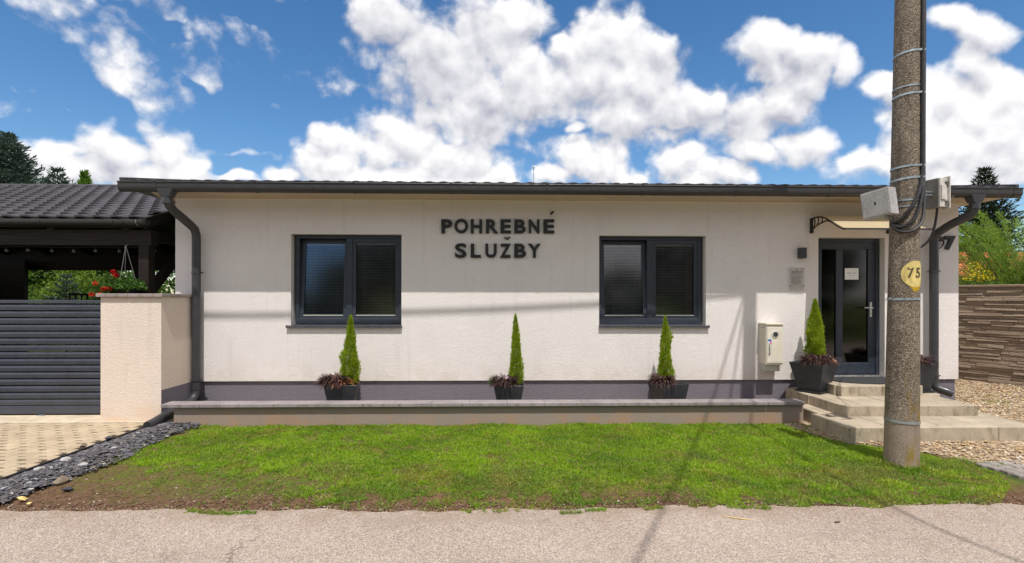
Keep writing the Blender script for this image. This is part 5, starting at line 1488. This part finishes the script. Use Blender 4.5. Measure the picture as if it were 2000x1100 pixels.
# ================================================================ TREES AND GARDEN
def spruce(name, label, cx, cy, z0, z1, rad, seed, mat='spruce', nwh=26, n_br=15, tw=.16, dens=1.0, cat='tree', group=None, bend=-.25, low=.15):
    """conifer of whorled branches; every branch a stem with needle tufts along it"""
    r = np.random.default_rng(seed)
    t = thing(name, label, cat, (cx, cy, z0), group)
    H = z1 - z0
    mb = MB(); mb.tube([(cx, cy, z0), (cx, cy, z0 + H * .5), (cx, cy, z1 - .02)], [.028 * H * .5, .016 * H * .5, .008], 8); mb.build('trunk', M['bark'], t, smooth=True)
    Pp = []; Dd = []; Ll = []; Ww = []
    bm_ = MB()
    for w_ in range(nwh):
        f = (w_ + .5) / nwh; f = f ** .9
        zb = z0 + H * (low + (1 - low) * f)
        L = rad * (1 - f) ** .95 * r.uniform(.85, 1.1) + .06
        nb = max(5, int(n_br * (1 - f * .55)))
        a0 = r.uniform(0, 6.28)
        for k in range(nb):
            a = a0 + 6.283 * k / nb + r.normal(0, .12); Lk = L * r.uniform(.75, 1.12)
            el = .15 + .75 * f + r.normal(0, .08)
            d = np.array([math.cos(a) * math.cos(el), math.sin(a) * math.cos(el), math.sin(el)])
            p = np.array([cx, cy, zb]); seg = 5; pts = [p.copy()]
            for s_ in range(seg):
                p = p + d * Lk / seg; pts.append(p.copy()); d = d + np.array([0, 0, bend * .18 + (.10 if s_ > 2 else 0)]); d /= np.linalg.norm(d)
            bm_.tube([tuple(q) for q in pts], [.012 + .004 * Lk] + [.008] * 4 + [.003], 4, False)
            # side twigs
            ns = int((5 + Lk * 13) * dens)
            for s_ in range(ns):
                u = (s_ + .5) / ns; u = .12 + .88 * u
                i = min(int(u * seg), seg - 1); q = pts[i] + (pts[i + 1] - pts[i]) * (u * seg - i)
                ax = unit((pts[i + 1] - pts[i])[None])[0]; side = np.cross(ax, [0, 0, 1.]); side /= np.linalg.norm(side)
                sg = 1 if s_ % 2 else -1
                tl = min(Lk * .42, .50) * (1 - u * .72) * r.uniform(.7, 1.2) + tw * .5
                dd_ = side * sg * .85 + ax * .75 + np.array([0, 0, r.normal(0, .16)]); dd_ /= np.linalg.norm(dd_)
                m_ = max(2, int(tl / (tw * .36)))
                for v_ in range(m_):
                    b_ = q + dd_ * tl * v_ / m_
                    Pp.append(b_); Dd.append(dd_ + r.normal(0, .22, 3)); Ll.append(tw * r.uniform(.7, 1.15)); Ww.append(tw * r.uniform(.16, .26))
            Pp.append(pts[-1] - d * tw * .4); Dd.append(d); Ll.append(tw * 1.3); Ww.append(tw * .25)
    P = np.array(Pp); D = unit(np.array(Dd)); L = np.array(Ll); W = np.array(Ww)
    bm_.build('branches', M['bark'], t, kind='stuff')
    # crossed blades give each tuft a round, bristly look
    V1, F1 = leaves(P, D, L, W, up=np.tile([[0., 0, 1]], (len(P), 1)) + rng.normal(0, .2, P.shape)); V2, F2 = leaves(P, D, L, W, up=rng.normal(0, 1, P.shape))
    n3 = len(P); jit = unit(D + rng.normal(0, .65, P.shape)); V3, F3 = leaves(P + D * (L * .4)[:, None], jit, L * .45, W * .45)
    V = np.concatenate([V1, V2, V3]); F = np.concatenate([F1, F2 + len(V1), F3 + len(V1) + len(V2)])
    np_obj('crown', V, F, M[mat], t)
    return t
def bush(name, label, cx, cy, z0, blobs, n, mat, seed, leaf=(.05, .09), wid=(.03, .05), cat='shrub', hang=0.0, trunk=True, group=None, stems=6, second=None):
    """leafy shrub or tree: leaves in many small clumps through the crown's volume"""
    r = np.random.default_rng(seed)
    t = thing(name, label, cat, (cx, cy, z0), group)
    bl = np.array(blobs, float)                       # x, y, z, rx, ry, rz
    vol = bl[:, 3] * bl[:, 4] * bl[:, 5]; pr = vol / vol.sum()
    nc = max(30, n // 26)
    k = r.choice(len(bl), nc, p=pr); u = unit(r.normal(0, 1, (nc, 3))) * (r.uniform(.25, 1, nc) ** .5)[:, None]
    C = bl[k, :3] + u * bl[k, 3:]
    csz = r.uniform(.06, .16, nc) * (bl[k, 3:].mean(1)) ** .5 * 1.6
    idx = r.integers(0, nc, n)
    off = unit(r.normal(0, 1, (n, 3))) * (r.uniform(0, 1, n) ** .5 * csz[idx])[:, None]
    P = C[idx] + off
    D = off / csz[idx][:, None] * .9 + r.normal(0, .5, (n, 3)) + np.array([0, 0, .35 - hang])
    V, F = leaves(P, D, r.uniform(*leaf, n), r.uniform(*wid, n), fold=.12)
    np_obj('crown' if trunk else 'foliage', V, F, M[mat], t)
    if second:
        m2, z_lo, n2 = second
        sel = np.where(P[:, 2] > z_lo)[0]; sel = r.choice(sel, min(n2, len(sel)), replace=False)
        V, F = leaves(P[sel] + unit(off[sel] + 1e-6) * .03, D[sel] + r.normal(0, .4, (len(sel), 3)), .05, .035); np_obj('blossom', V, F, M[m2], t)
    mb = MB()
    for s_ in range(stems):
        q = bl[s_ % len(bl)]
        e = Vector((q[0] + r.uniform(-.4, .4) * q[3], q[1] + r.uniform(-.4, .4) * q[4], q[2] + .3 * q[5]))
        b_ = Vector((cx, cy, z0))
        mid = b_.lerp(e, .45) + Vector((r.uniform(-.06, .06), r.uniform(-.06, .06), .12 * q[5]))
        th_ = .012 + .028 * q[5]
        mb.tube(spline([b_, mid, e], 4), [th_ * (1 - .085 * i) for i in range(9)], 6)
    mb.build('trunk' if trunk else 'stems', M['bark'], t, smooth=True)
    return t
# left: blue spruce, its neighbour, a thuja tip
spruce('blue_spruce', 'large blue-green spruce rising behind the carport roof at the left edge', -20.5, 22.0, 0, 8.35, 4.0, 51, 'spruce', 28, 18, .24, .80)
spruce('young_spruce', 'smaller spruce with spreading shoots right of the large blue spruce', -17.2, 20.5, 0, 6.55, 3.0, 52, 'spruce', 18, 14, .22, .75)
t = thing('thuja', 'bright green thuja tip showing over the carport roof near the house', 'thuja', (-15.0, 19.0, 0))
n = 5200; h = rng.beta(1.1, 1.3, n); th = rng.uniform(0, 6.283, n); q = 1.0 * (1 - h) ** .75 * np.sqrt(rng.uniform(.3, 1, n)) * (1 + .2 * np.sin(th * 3 + h * 20))
P = np.stack([-15.0 + np.cos(th) * q, 19 + np.sin(th) * q, .2 + h * 5.85], 1); D = np.stack([np.cos(th) * .4, np.sin(th) * .4, np.ones(n)], 1) + rng.normal(0, .3, (n, 3))
V, F = leaves(P, D, rng.uniform(.12, .26, n), rng.uniform(.04, .08, n), fold=.1); np_obj('foliage', V, F, M['thuja_far'], t)
mb = MB(); mb.tube([(-15.0, 19, 0), (-15.0, 19, 5.2)], [.07, .02], 7); mb.build('trunk', M['bark'], t)
# garden behind the carport
bush('garden_shrub', 'sunlit yellow-green bush seen through the carport opening', -14.2, 17.6, 0, [(-14.2, 17.6, 1.7, 1.0, .7, 1.0), (-15.0, 17.8, 1.3, .9, .6, .8), (-13.5, 17.7, 1.5, .8, .6, .8)], 7600, 'hedge', 61, (.05, .10), (.03, .06), trunk=False)
bush('garden_shrub', 'dark leafy bush left in the carport opening behind the railing', -15.6, 16.9, 0, [(-15.8, 16.9, 1.3, .9, .6, .9), (-15.0, 16.7, 1.0, .7, .5, .7)], 4600, 'shrub', 62, trunk=False)
bush('garden_shrub', 'green bush behind the hanging geranium in the carport opening', -12.4, 17.4, 0, [(-12.3, 17.4, 1.6, 1.0, .6, 1.1), (-11.5, 17.2, 1.4, .8, .6, 1.0), (-13.0, 17.5, 1.4, .7, .5, .9)], 6600, 'shrub', 63, trunk=False)
spruce('garden_spruce', 'small grey-green spruce seen low through the carport opening', -12.0, 14.6, 0, 2.15, 1.0, 64, 'spruce', 10, 11, .12, .8)
# a hedge closes the garden behind
hd = thing('garden_hedge', 'tall clipped hedge closing the garden behind the carport', 'hedge', (-10, 19, 0))
n = 34000; P = np.stack([rng.uniform(-22, -2, n), rng.uniform(18.4, 19.6, n), rng.uniform(.05, 4.2, n) ** 1.0], 1)
P[:, 2] += (fnoise(P[:, 0], P[:, 1], 1.1, 5) - .5) * .7
V, F = leaves(P, rng.normal(0, 1, (n, 3)) + np.array([0, -.5, .4]), rng.uniform(.10, .20, n), rng.uniform(.07, .12, n), fold=.1); np_obj('foliage', V, F, M['shrub'], hd, kind='stuff')
# right: dark spruce, feathery shrub, yellow bush, far house
spruce('dark_spruce', 'dark pointed spruce rising over the right end of the roof', 32.2, 33.0, 0, 10.1, 4.0, 71, 'spruce_dark', 26, 14, .36, .50)
# feathery shrub: fine hanging wisps
ft = thing('feathery_shrub', 'tall feathery light green shrub behind the stone wall on the right', 'shrub', (13.3, 12.6, 0))
r = np.random.default_rng(72); mb = MB(); Ps = []; Ds = []; Ls = []
for k in range(230):
    a = r.uniform(0, 6.283); b_ = np.array([13.3 + r.normal(0, .15), 12.6 + r.normal(0, .12), .3]); hgt = r.uniform(1.9, 4.5); sp = r.uniform(.3, 2.6) * (1.15 - (hgt - 1.9) / 4.5)
    d = np.array([math.cos(a) * sp / 3, math.sin(a) * sp / 3, hgt / 3]); pts = [b_]; 
    for s_ in range(7):
        pts.append(pts[-1] + d * .48); d = d + np.array([math.cos(a) * .07, math.sin(a) * .07, -.105 - .02 * s_])
    if k % 4 == 0: mb.tube([tuple(q_) for q_ in pts], [.022, .017, .013, .010, .007, .005, .004, .003], 5, False)
    for s_ in range(1, 7):
        for u in r.uniform(0, 1, 52):
            q_ = pts[s_] + (pts[s_ + 1] - pts[s_]) * u + r.normal(0, .035, 3)
            Ps.append(q_); Ds.append((pts[s_ + 1] - pts[s_]) * 1.3 + r.normal(0, .30, 3) + np.array([0, 0, .05])); Ls.append(r.uniform(.07, .17))
Ps = np.array(Ps); Ds = np.array(Ds); Ls = np.array(Ls); ok = ~((Ps[:, 0] < 12.05) & (Ps[:, 2] < 2.85)); Ps = Ps[ok]; Ds = Ds[ok]; Ls = Ls[ok]      # bare below on the house side
V, F = leaves(Ps, Ds, Ls, r.uniform(.012, .024, len(Ps))); np_obj('foliage', V, F, M['feather'], ft)
mb.build('stems', M['bark'], ft, kind='stuff')
bush('yellow_bush', 'bush with yellow blossom heads above the stone wall at the house corner', 10.9, 11.2, 0, [(10.80, 11.2, 1.95, .20, .22, .42), (11.4, 11.3, 1.5, .5, .35, .4), (10.4, 11.3, 1.35, .4, .35, .3)], 4200, 'shrub', 73, (.035, .07), (.02, .035), trunk=False, second=('yellow_leaf', 1.98, 900))
bush('green_bush', 'dark green leafy bush low behind the stone wall at the right edge', 12.2, 11.0, 0, [(12.3, 11.0, 1.5, .9, .4, .55), (11.6, 10.9, 1.45, .5, .35, .35), (13.2, 11.2, 1.6, .8, .5, .6)], 5200, 'shrub', 74, (.04, .08), (.025, .045), trunk=False)
# far house with clay tiles
fh = thing('far_house', 'distant house with an orange clay tile roof behind the yellow bush', 'house', (25.5, 27, 0))
mb = MB(); mb.box(21.5, 29.5, 25.5, 31, 0, 2.45); mb.build('wall', M['clay_wall'], fh)
V, F = tile_sheet(21.2, 29.8, 25.1, 2.45, 28.2, 4.05, .30, .34, .035, .03, 6)
np_obj('roof', V, F, M['orange_tile'], fh)
mb = MB(); mb.add([(21.2, 28.2, 4.05), (29.8, 28.2, 4.05), (29.8, 31.3, 2.45), (21.2, 31.3, 2.45)], [(0, 1, 2, 3)]); mb.build('rear_roof_slope', M['orange_tile'], fh)
mb = MB(); mb.add([(21.5, 25.6, 2.45), (21.5, 30.9, 2.45), (21.5, 28.2, 3.95)], [(0, 1, 2)]); mb.build('gable', M['clay_wall'], fh)
mb = MB(); mb.tube([(21.2, 28.2, 4.08), (29.8, 28.2, 4.08)], .09, 8); mb.build('ridge_cap', M['orange_tile'], fh)

# stacked-stone garden wall on the right: each cast stone a piece
gw = thing('stone_wall', 'brown stacked-stone garden wall running back along the gravel yard', 'wall', (9.2, 9.2, 0))
p0 = Vector((8.45, 10.85, 0)); p1 = Vector((9.78, 8.0, 0)); dv = (p1 - p0); Lw = dv.length; dv.normalize(); nv = Vector((dv.y, -dv.x, 0))
if nv.x > 0: nv = -nv                                     # faces the yard
def wp(u, d, z): q = p0 + dv * u + nv * d; return (q.x, q.y, z)
mb = MB(); mb.hexa([wp(0, -.10, -.1), wp(Lw, -.10, -.1), wp(Lw, 0, -.1), wp(0, 0, -.1)], [wp(0, -.10, 1.80), wp(Lw, -.10, 1.80), wp(Lw, 0, 1.80), wp(0, 0, 1.80)]); mb.build('wall_core', M['stackstone'], gw)
rr = random.Random(8)
z = 0.0; cnt = 0
while z < 1.78:
    h = rr.uniform(.038, .066)
    if z + h > 1.80: h = 1.80 - z
    u = 0.0
    while u < Lw:
        l_ = rr.uniform(.30, .85); u2 = min(u + l_, Lw); d0 = rr.uniform(.016, .042)
        k = lambda: rr.uniform(-.010, .010); kz = lambda: rr.uniform(-.007, .007)
        mb = MB(); mb.hexa([wp(u + .003, .001, z + .002), wp(u2 - .003, .001, z + .002), wp(u2 - .003, d0 + k(), z + .002 + kz()), wp(u + .003, d0 + k(), z + .002 + kz())],
                           [wp(u + .003, .001, z + h - .003), wp(u2 - .003, .001, z + h - .003), wp(u2 - .003, d0 + k() - .008, z + h - .003 + kz()), wp(u + .003, d0 + k() - .008, z + h - .003 + kz())])
        mb.build('stone', M['stackstone'], gw, bevel=.004); cnt += 1
        u = u2
    z += h
mb = MB(); mb.hexa([wp(-.02, -.12, 1.801), wp(Lw + .02, -.12, 1.801), wp(Lw + .02, .045, 1.801), wp(-.02, .045, 1.801)], [wp(-.02, -.12, 1.84), wp(Lw + .02, -.12, 1.84), wp(Lw + .02, .045, 1.84), wp(-.02, .045, 1.84)]); mb.build('coping', M['stackstone'], gw, bevel=.006)

# other side of the street (its reflection shows in the window panes)
GT = 'trees along the other side of the street'
for k, (x, y, s_) in enumerate(((-13, -12.5, 1.0), (-8.0, -13.5, 1.12), (-3.2, -12.2, .95), (1.8, -13.4, 1.1), (6.6, -12.4, 1.0), (11.5, -13.6, 1.15), (16.5, -12.6, 1.0))):
    bush('street_tree', 'leafy green street tree ' + ['at the far left end of the row', 'second from the left end of the row', 'third from the left of the row, shorter than its neighbours', 'in the middle of the row opposite the house', 'third from the right end of the row', 'second from the right end of the row, the tallest', 'at the far right end of the row'][k], x, y, 0, [(x, y, 4.4 * s_, 2.4, 1.6, 2.2 * s_), (x + 1.3, y, 3.2, 1.9, 1.3, 2.0), (x - 1.4, y + .3, 2.9, 2.0, 1.3, 2.0), (x, y, 1.6, 2.6, 1.0, 1.3)], 8200, 'oak', 80 + k, (.20, .38), (.14, .24), 'tree', group=GT)

# ================================================================ STONES AND GRAVEL
def scatter(n, fx, seed):
    r = np.random.default_rng(seed); return fx(r, n)
r = np.random.default_rng(91)
n = 6000
Y_ = r.uniform(3.95, 6.50, n); tt = r.beta(1.0, 1.35, n)
left = -4.236; right = -3.70 + (fnoise(Y_, Y_ * 0, 2.2, 31) - .5) * .35 - np.clip((4.6 - Y_), 0, 1) * .12
X_ = left + tt * (right - left)
pile = .035 * np.sin(np.clip(tt, 0, 1) * np.pi) ** .6
Z_ = pile * r.uniform(.2, 1.15, n) + .012
S_ = r.uniform(.016, .048, n) * (1 + 1.1 * (r.uniform(0, 1, n) > .94))
V, F = rocks(np.stack([X_, Y_, Z_], 1), S_, .38, 92)
o = np_obj('slate_chippings', V, F, M['slate'], kind='stuff'); tag(o, 'strip of dark slate chippings between driveway and lawn', 'slate chippings')
# river gravel on the right
n = 30000
Xg = r.uniform(4.0, 9.9, n); Yg = r.uniform(4.0, 10.6, n)
gl = 5.42 - (Xg - 4.1) * .95 + (fnoise(Xg, Yg, 2.5, 41) - .5) * .5
keep = (Yg > gl) & ~((Xg > 3.84) & (Xg < 6.06) & (Yg > 5.51)) & ~((Xg < 6.80) & (Yg > 7.33)) & (Yg < 12.0 - 0)
side_ = (Xg - p0.x) * nv.x + (Yg - p0.y) * nv.y
keep &= side_ > .05
# only what can be seen past the house corner and steps, and a little more
keep &= (Xg > Yg * .80 - 1.2)
thin = (fnoise(Xg, Yg, 1.4, 44) > .34) | (r.uniform(0, 1, n) < .35)
keep &= thin
Xg, Yg = Xg[keep], Yg[keep]
V, F = rocks(np.stack([Xg, Yg, np.full(len(Xg), .012) + r.uniform(0, .014, len(Xg))], 1), r.uniform(.018, .042, len(Xg)), .6, 93)
o = np_obj('river_gravel', V, F, M['gravel'], kind='stuff'); tag(o, 'pale brown river gravel round the steps and up to the stone wall', 'gravel')
n = 5000
Xg = r.uniform(-3.95, 3.95, n); Yg = r.uniform(6.58, 7.36, n)
V, F = rocks(np.stack([Xg, Yg, np.full(n, .105)], 1), r.uniform(.02, .045, n), .6, 94)
o = np_obj('bed_gravel', V, F, M['gravel'], kind='stuff'); tag(o, 'gravel filling the bed between terrace wall and house', 'gravel')
# clods and crumbs in the bare soil and along the road edge
n = 7000; Xc = r.uniform(-4.1, 4.6, n); Yc = 3.84 + r.gamma(1.5, .22, n); bare = (Xc < -1.0) | (Yc < 4.02); Xc, Yc = Xc[bare], Yc[bare]
V, F = rocks(np.stack([Xc, Yc, ground_height(Xc, Yc) + .003], 1), r.uniform(.005, .020, len(Xc)), .8, 95)
o = np_obj('soil_crumbs', V, F, m_chips('soil_crumb', [(0, (.10, .06, .04)), (.5, (.17, .11, .075)), (.86, (.30, .22, .16)), (.96, (.52, .45, .36))], .95), kind='stuff'); tag(o, 'crumbs of soil and grit along the bare lawn edge', 'soil')
# road grit along the broken asphalt edge
def lone(name, label, x, y, s_, matn, seed, flat=.55, zz=.02, cat='stone'):
    V, F = rocks(np.array([[0, 0, 0.]]), np.array([s_]), flat, seed)
    me = MB(); me.add([(v[0] + x, v[1] + y, v[2] + zz) for v in V], [tuple(f) for f in F])
    o = me.build(name, M[matn], None, bevel=s_ * .04, loc=(x, y, zz)); return tag(o, label, cat)
lone('rock', 'dark rounded rock on the paving edge, left of the pair by the driveway', -4.30, 5.45, .09, 'stone_brown', 1, .9, .05)
lone('rock', 'dark flat-topped rock on the paving edge, right of the pair by the driveway', -4.25, 5.72, .09, 'stone_dark', 2, .7, .05)
lone('rock', 'large white stone near the top of the slate strip by the weeds', -3.92, 5.34, .085, 'stone_white', 3, .5, .05)
lone('rock', 'long white stone in the middle of the slate strip', -4.10, 4.98, .085, 'stone_white', 14, .5, .05)
lone('rock', 'chunky white and grey stone at the lower side of the slate strip', -3.82, 4.84, .08, 'stone_white', 5, .6, .05)
lone('rock', 'pale grey pointed stone low on the slate strip near the picture edge', -4.12, 4.72, .085, 'stone_white', 6, .6, .05)
lone('rock', 'yellow flat stone lying on the bare brown soil', -3.72, 4.12, .075, 'stone_yellow', 7, .4, .018)
lone('rock', 'brown rough rock at the edge of bare soil below the slate', -3.70, 4.46, .12, 'stone_brown', 18, .8, .03)
lone('rock', 'dark grey flat slab stone on the soil beside the brown rock', -3.52, 4.30, .095, 'stone_dark', 19, .5, .02)
lone('rock', 'beige stone between slate and soil at the lower left', -3.92, 4.40, .10, 'stone_white', 10, .5, .03)
lone('rock', 'small pinkish stone on the soil right of the yellow one', -3.58, 4.02, .05, 'stone_yellow', 11, .5, .016)
# sunken cobbles at the right
GCb = 'sunken grey paving cobbles in the grass at the right edge'
cb_pos = [(4.62 + .125 * i + .02 * j, 4.74 - .10 * j + .025 * i) for j in range(5) for i in range(6)]
rr = random.Random(6); proto = None
cbt = thing('sunken_paving', 'old grey cobbles sunk in grass and gravel at the right edge', 'paving', (4.8, 4.6, 0))
for (x, y) in cb_pos:
    if rr.random() < .12: continue
    if proto is None:
        mb = MB(); mb.box(-.052, .052, -.040, .040, -.05, .022); mb.v = [(v[0] + 4.8, v[1] + 4.6, v[2]) for v in mb.v]
        proto = mb.build('cobble', M['cobble'], cbt, bevel=.010); o = proto
    else: o = share(proto, 'cobble', cbt, (0, 0, 0))
    o.location = (x - 4.8 + rr.uniform(-.01, .01), y - 4.6 + rr.uniform(-.01, .01), rr.uniform(-.004, .006)); o.rotation_euler = (rr.uniform(-.06, .06), rr.uniform(-.06, .06), rr.uniform(-.15, .15))

# ================================================================ LAWN
def lawn():
    r = np.random.default_rng(101)
    n = 620000
    X = r.uniform(-4.15, 5.6, n); Y = r.uniform(3.62, 6.46, n)
    # borders
    lb = -3.72 + np.clip(5.3 - Y, 0, 1.6) * .12 + (fnoise(Y, X * 0, 2.3, 31) - .5) * .45
    rb = np.where(Y > 5.5, 3.84 + (fnoise(X, Y, 5, 12) - .5) * .1, np.interp(Y, [3.7, 3.95, 4.2, 4.5, 4.85, 5.2, 5.5], [3.75, 4.05, 4.42, 4.50, 4.44, 4.30, 4.02])) + (fnoise(Y, X * 0, 3.1, 33) - .5) * .35
    re = road_edge(X) + (fnoise(X, Y, 4, 35) - .5) * .16 + .015
    ins = (X > lb) & (X < rb) & (Y > re) & (Y < 6.425)
    patch = fnoise(X, Y, 1.5, 51, 5); fine = fnoise(X, Y, 7, 52, 4)
    d = np.full(n, .92)
    d *= np.clip((fine - .26) * 5, .25, 1)
    bare_l = np.clip((-1.0 - X) / 1.5, 0, 1) * np.clip((5.05 - Y + np.clip(-2.4 - X, 0, 1.4) * .25) / .7, 0, 1)       # worn corner by the road, left
    d *= 1 - np.clip(bare_l * 2.4 - np.clip((fine - .53) * 10, 0, .85), 0, .99)
    front = np.clip((4.45 - Y) / .42, 0, 1) * (X < 1.6)
    d *= 1 - np.clip(front * 1.2 * (patch < .57) - np.clip((fine - .52) * 8, 0, .7), 0, .93)
    slate = np.clip((-3.05 - X) / .6, 0, 1); d *= 1 - .55 * slate * (fine < .5)
    worn_r = np.exp(-(((X - 4.05) / .35) ** 2 + ((Y - 4.35) / .16) ** 2)); d *= 1 - np.clip(worn_r * 1.1 * (fine < .56), 0, .95)
    d *= 1 - .75 * ((patch > .66) & (fine < .47))
    keep = ins & (r.uniform(0, 1, n) < d)
    # the pole stands here
    keep &= ((X - PC.x) ** 2 + (Y - PC.y) ** 2) > .148 ** 2
    # tufts: in the road crack, in the gravel, along the slate
    ex = []; 
    for (tx, ty, tr, m_) in [(4.55, 4.85, .14, 500), (4.75, 4.72, .12, 400), (5.0, 4.62, .16, 520), (5.15, 4.40, .12, 300), (7.6, 7.6, .20, 500), (7.9, 8.1, .12, 200), (4.9, 4.35, .15, 400), (-3.86, 5.5, .12, 420), (-3.75, 5.15, .15, 480), (-3.92, 5.22, .06, 160), (-3.80, 5.8, .12, 260), (-3.6, 6.38, .05, 60), (-3.2, 6.40, .04, 50)]:
        a = r.uniform(0, 6.283, m_); q = np.sqrt(r.uniform(0, 1, m_)) * tr; ex.append(np.stack([tx + np.cos(a) * q, ty + np.sin(a) * q], 1))
    a = r.uniform(0, 6.283, 900); q = .150 + r.gamma(1.2, .018, 900); ex.append(np.stack([PC.x + np.cos(a) * q, PC.y + np.sin(a) * q], 1))
    m_ = 5200; tx = r.uniform(-2.4, 2.6, m_); crack = road_edge(tx) - .055 - .02 * np.sin(tx * 3.1); sel = fnoise(tx, tx * 0, 4.3, 61, 3) > .52
    ex.append(np.stack([tx[sel], crack[sel] + r.normal(0, .012, sel.sum())], 1))
    m_ = 2500; tx = r.uniform(-3.9, 3.8, m_); sel = fnoise(tx, tx * 0, 3.7, 62, 3) > .50; ex.append(np.stack([tx[sel], 6.405 + r.normal(0, .012, sel.sum())], 1))
    ex = np.concatenate(ex)
    X = np.concatenate([X[keep], ex[:, 0]]); Y = np.concatenate([Y[keep], ex[:, 1]]); n = len(X)
    Z = np.where((Y < road_edge(X)), .006, ground_height(X, Y) * ((X > -4.1) & (X < 5.2)) + .0 ) - .003
    a = r.uniform(0, 6.283, n); el = r.normal(.62, .34, n).clip(.05, 1.45)
    clump = fnoise(X, Y, 9, 71, 3)
    L = r.uniform(.014, .034, n) * (.62 + .85 * clump)
    near_pole = np.exp(-(((X - PC.x) ** 2 + (Y - PC.y) ** 2) - .02) / .02).clip(0, 1); L *= 1 + 1.3 * near_pole
    D = np.stack([np.cos(a) * np.cos(el), np.sin(a) * np.cos(el), np.sin(el)], 1)
    W = L * r.uniform(.16, .34, n)
    P = np.stack([X, Y, Z + r.uniform(0, .012, n)], 1)
    S = unit(np.cross(D, r.normal(0, 1, (n, 3)) + np.array([0, 0, 1.0])))
    V = np.stack([P - S * W[:, None] * .5, P + S * W[:, None] * .5, P + D * L[:, None]], 1).reshape(-1, 3)
    F = np.arange(n * 3, dtype=np.int32).reshape(-1, 3)
    # broad-leaved weeds and clover between the grass, in drifts
    m_ = 52000; wx_ = r.uniform(-3.9, 4.6, m_); wy_ = r.uniform(3.9, 6.42, m_); k_ = (fnoise(wx_, wy_, 1.9, 91, 4) > .52) & (fnoise(wx_, wy_, 8, 92, 3) > .50)
    lb2 = -3.55 + np.clip(5.3 - wy_, 0, 1.6) * .45; rb2 = np.interp(wy_, [3.7, 3.95, 4.2, 4.5, 4.85, 5.2, 5.5, 5.6], [3.6, 3.9, 4.25, 4.35, 4.3, 4.1, 3.9, 3.8])
    k_ &= (wx_ > lb2) & (wx_ < rb2) & (wy_ > road_edge(wx_) + .03) & (((wx_ - PC.x) ** 2 + (wy_ - PC.y) ** 2) > .16 ** 2)
    wx_, wy_ = wx_[k_], wy_[k_]; m_ = len(wx_); aa = r.uniform(0, 6.283, m_); ee = r.uniform(.1, .7, m_)
    VW, FW = leaves(np.stack([wx_, wy_, ground_height(wx_, wy_) + r.uniform(.006, .024, m_)], 1), np.stack([np.cos(aa) * np.cos(ee), np.sin(aa) * np.cos(ee), np.sin(ee)], 1), r.uniform(.010, .022, m_), r.uniform(.008, .014, m_), fold=.1)
    o = np_obj('clover', VW, FW, M['clover'], kind='stuff'); tag(o, 'clover and small weeds growing through the lawn', 'clover')
    # grit washed to the edge of the road
    gx = r.uniform(-5, 5.2, 5200); gy_ = road_edge(gx) - r.gamma(1.0, .17, 5200) + .03
    VG, FG = rocks(np.stack([gx, gy_, np.full(5200, .011)], 1), r.uniform(.003, .009, 5200), .7, 97)
    o = np_obj('road_grit', VG, FG, M['gravel'], kind='stuff'); tag(o, 'fine grit washed along the edge of the road', 'grit')
    o = np_obj('lawn_grass', V, F, M['grass'], kind='stuff')
    return tag(o, 'short sunlit lawn grass between road and terrace wall', 'grass')
lawn()
# straws and leaves lying on the road
for k, (x, y, l_, a, lab) in enumerate([(1.72, 3.63, .11, -.35, 'pale dry straw lying on the road right of centre'), (-2.58, 3.07, .035, .9, 'small dark leaf on the road at the lower left'), (2.40, 3.55, .03, .3, 'tiny dark leaf on the road left of the pole')]):
    mb = MB(); c_, s_ = math.cos(a), math.sin(a); w_ = .006 if k == 0 else .012
    pts = [(-l_, 0), (-l_ * .3, w_), (l_, .002), (l_ * .3, -w_)]
    mb.prism_z([(x + u * c_ - v * s_, y + u * s_ + v * c_) for u, v in pts[::-1]], .0135, .0165)
    o = mb.build('straw' if k == 0 else 'fallen_leaf', M['stone_yellow'] if k == 0 else M['bark'], None, loc=(x, y, .0135)); tag(o, lab, 'straw' if k == 0 else 'leaf')
print('script done')
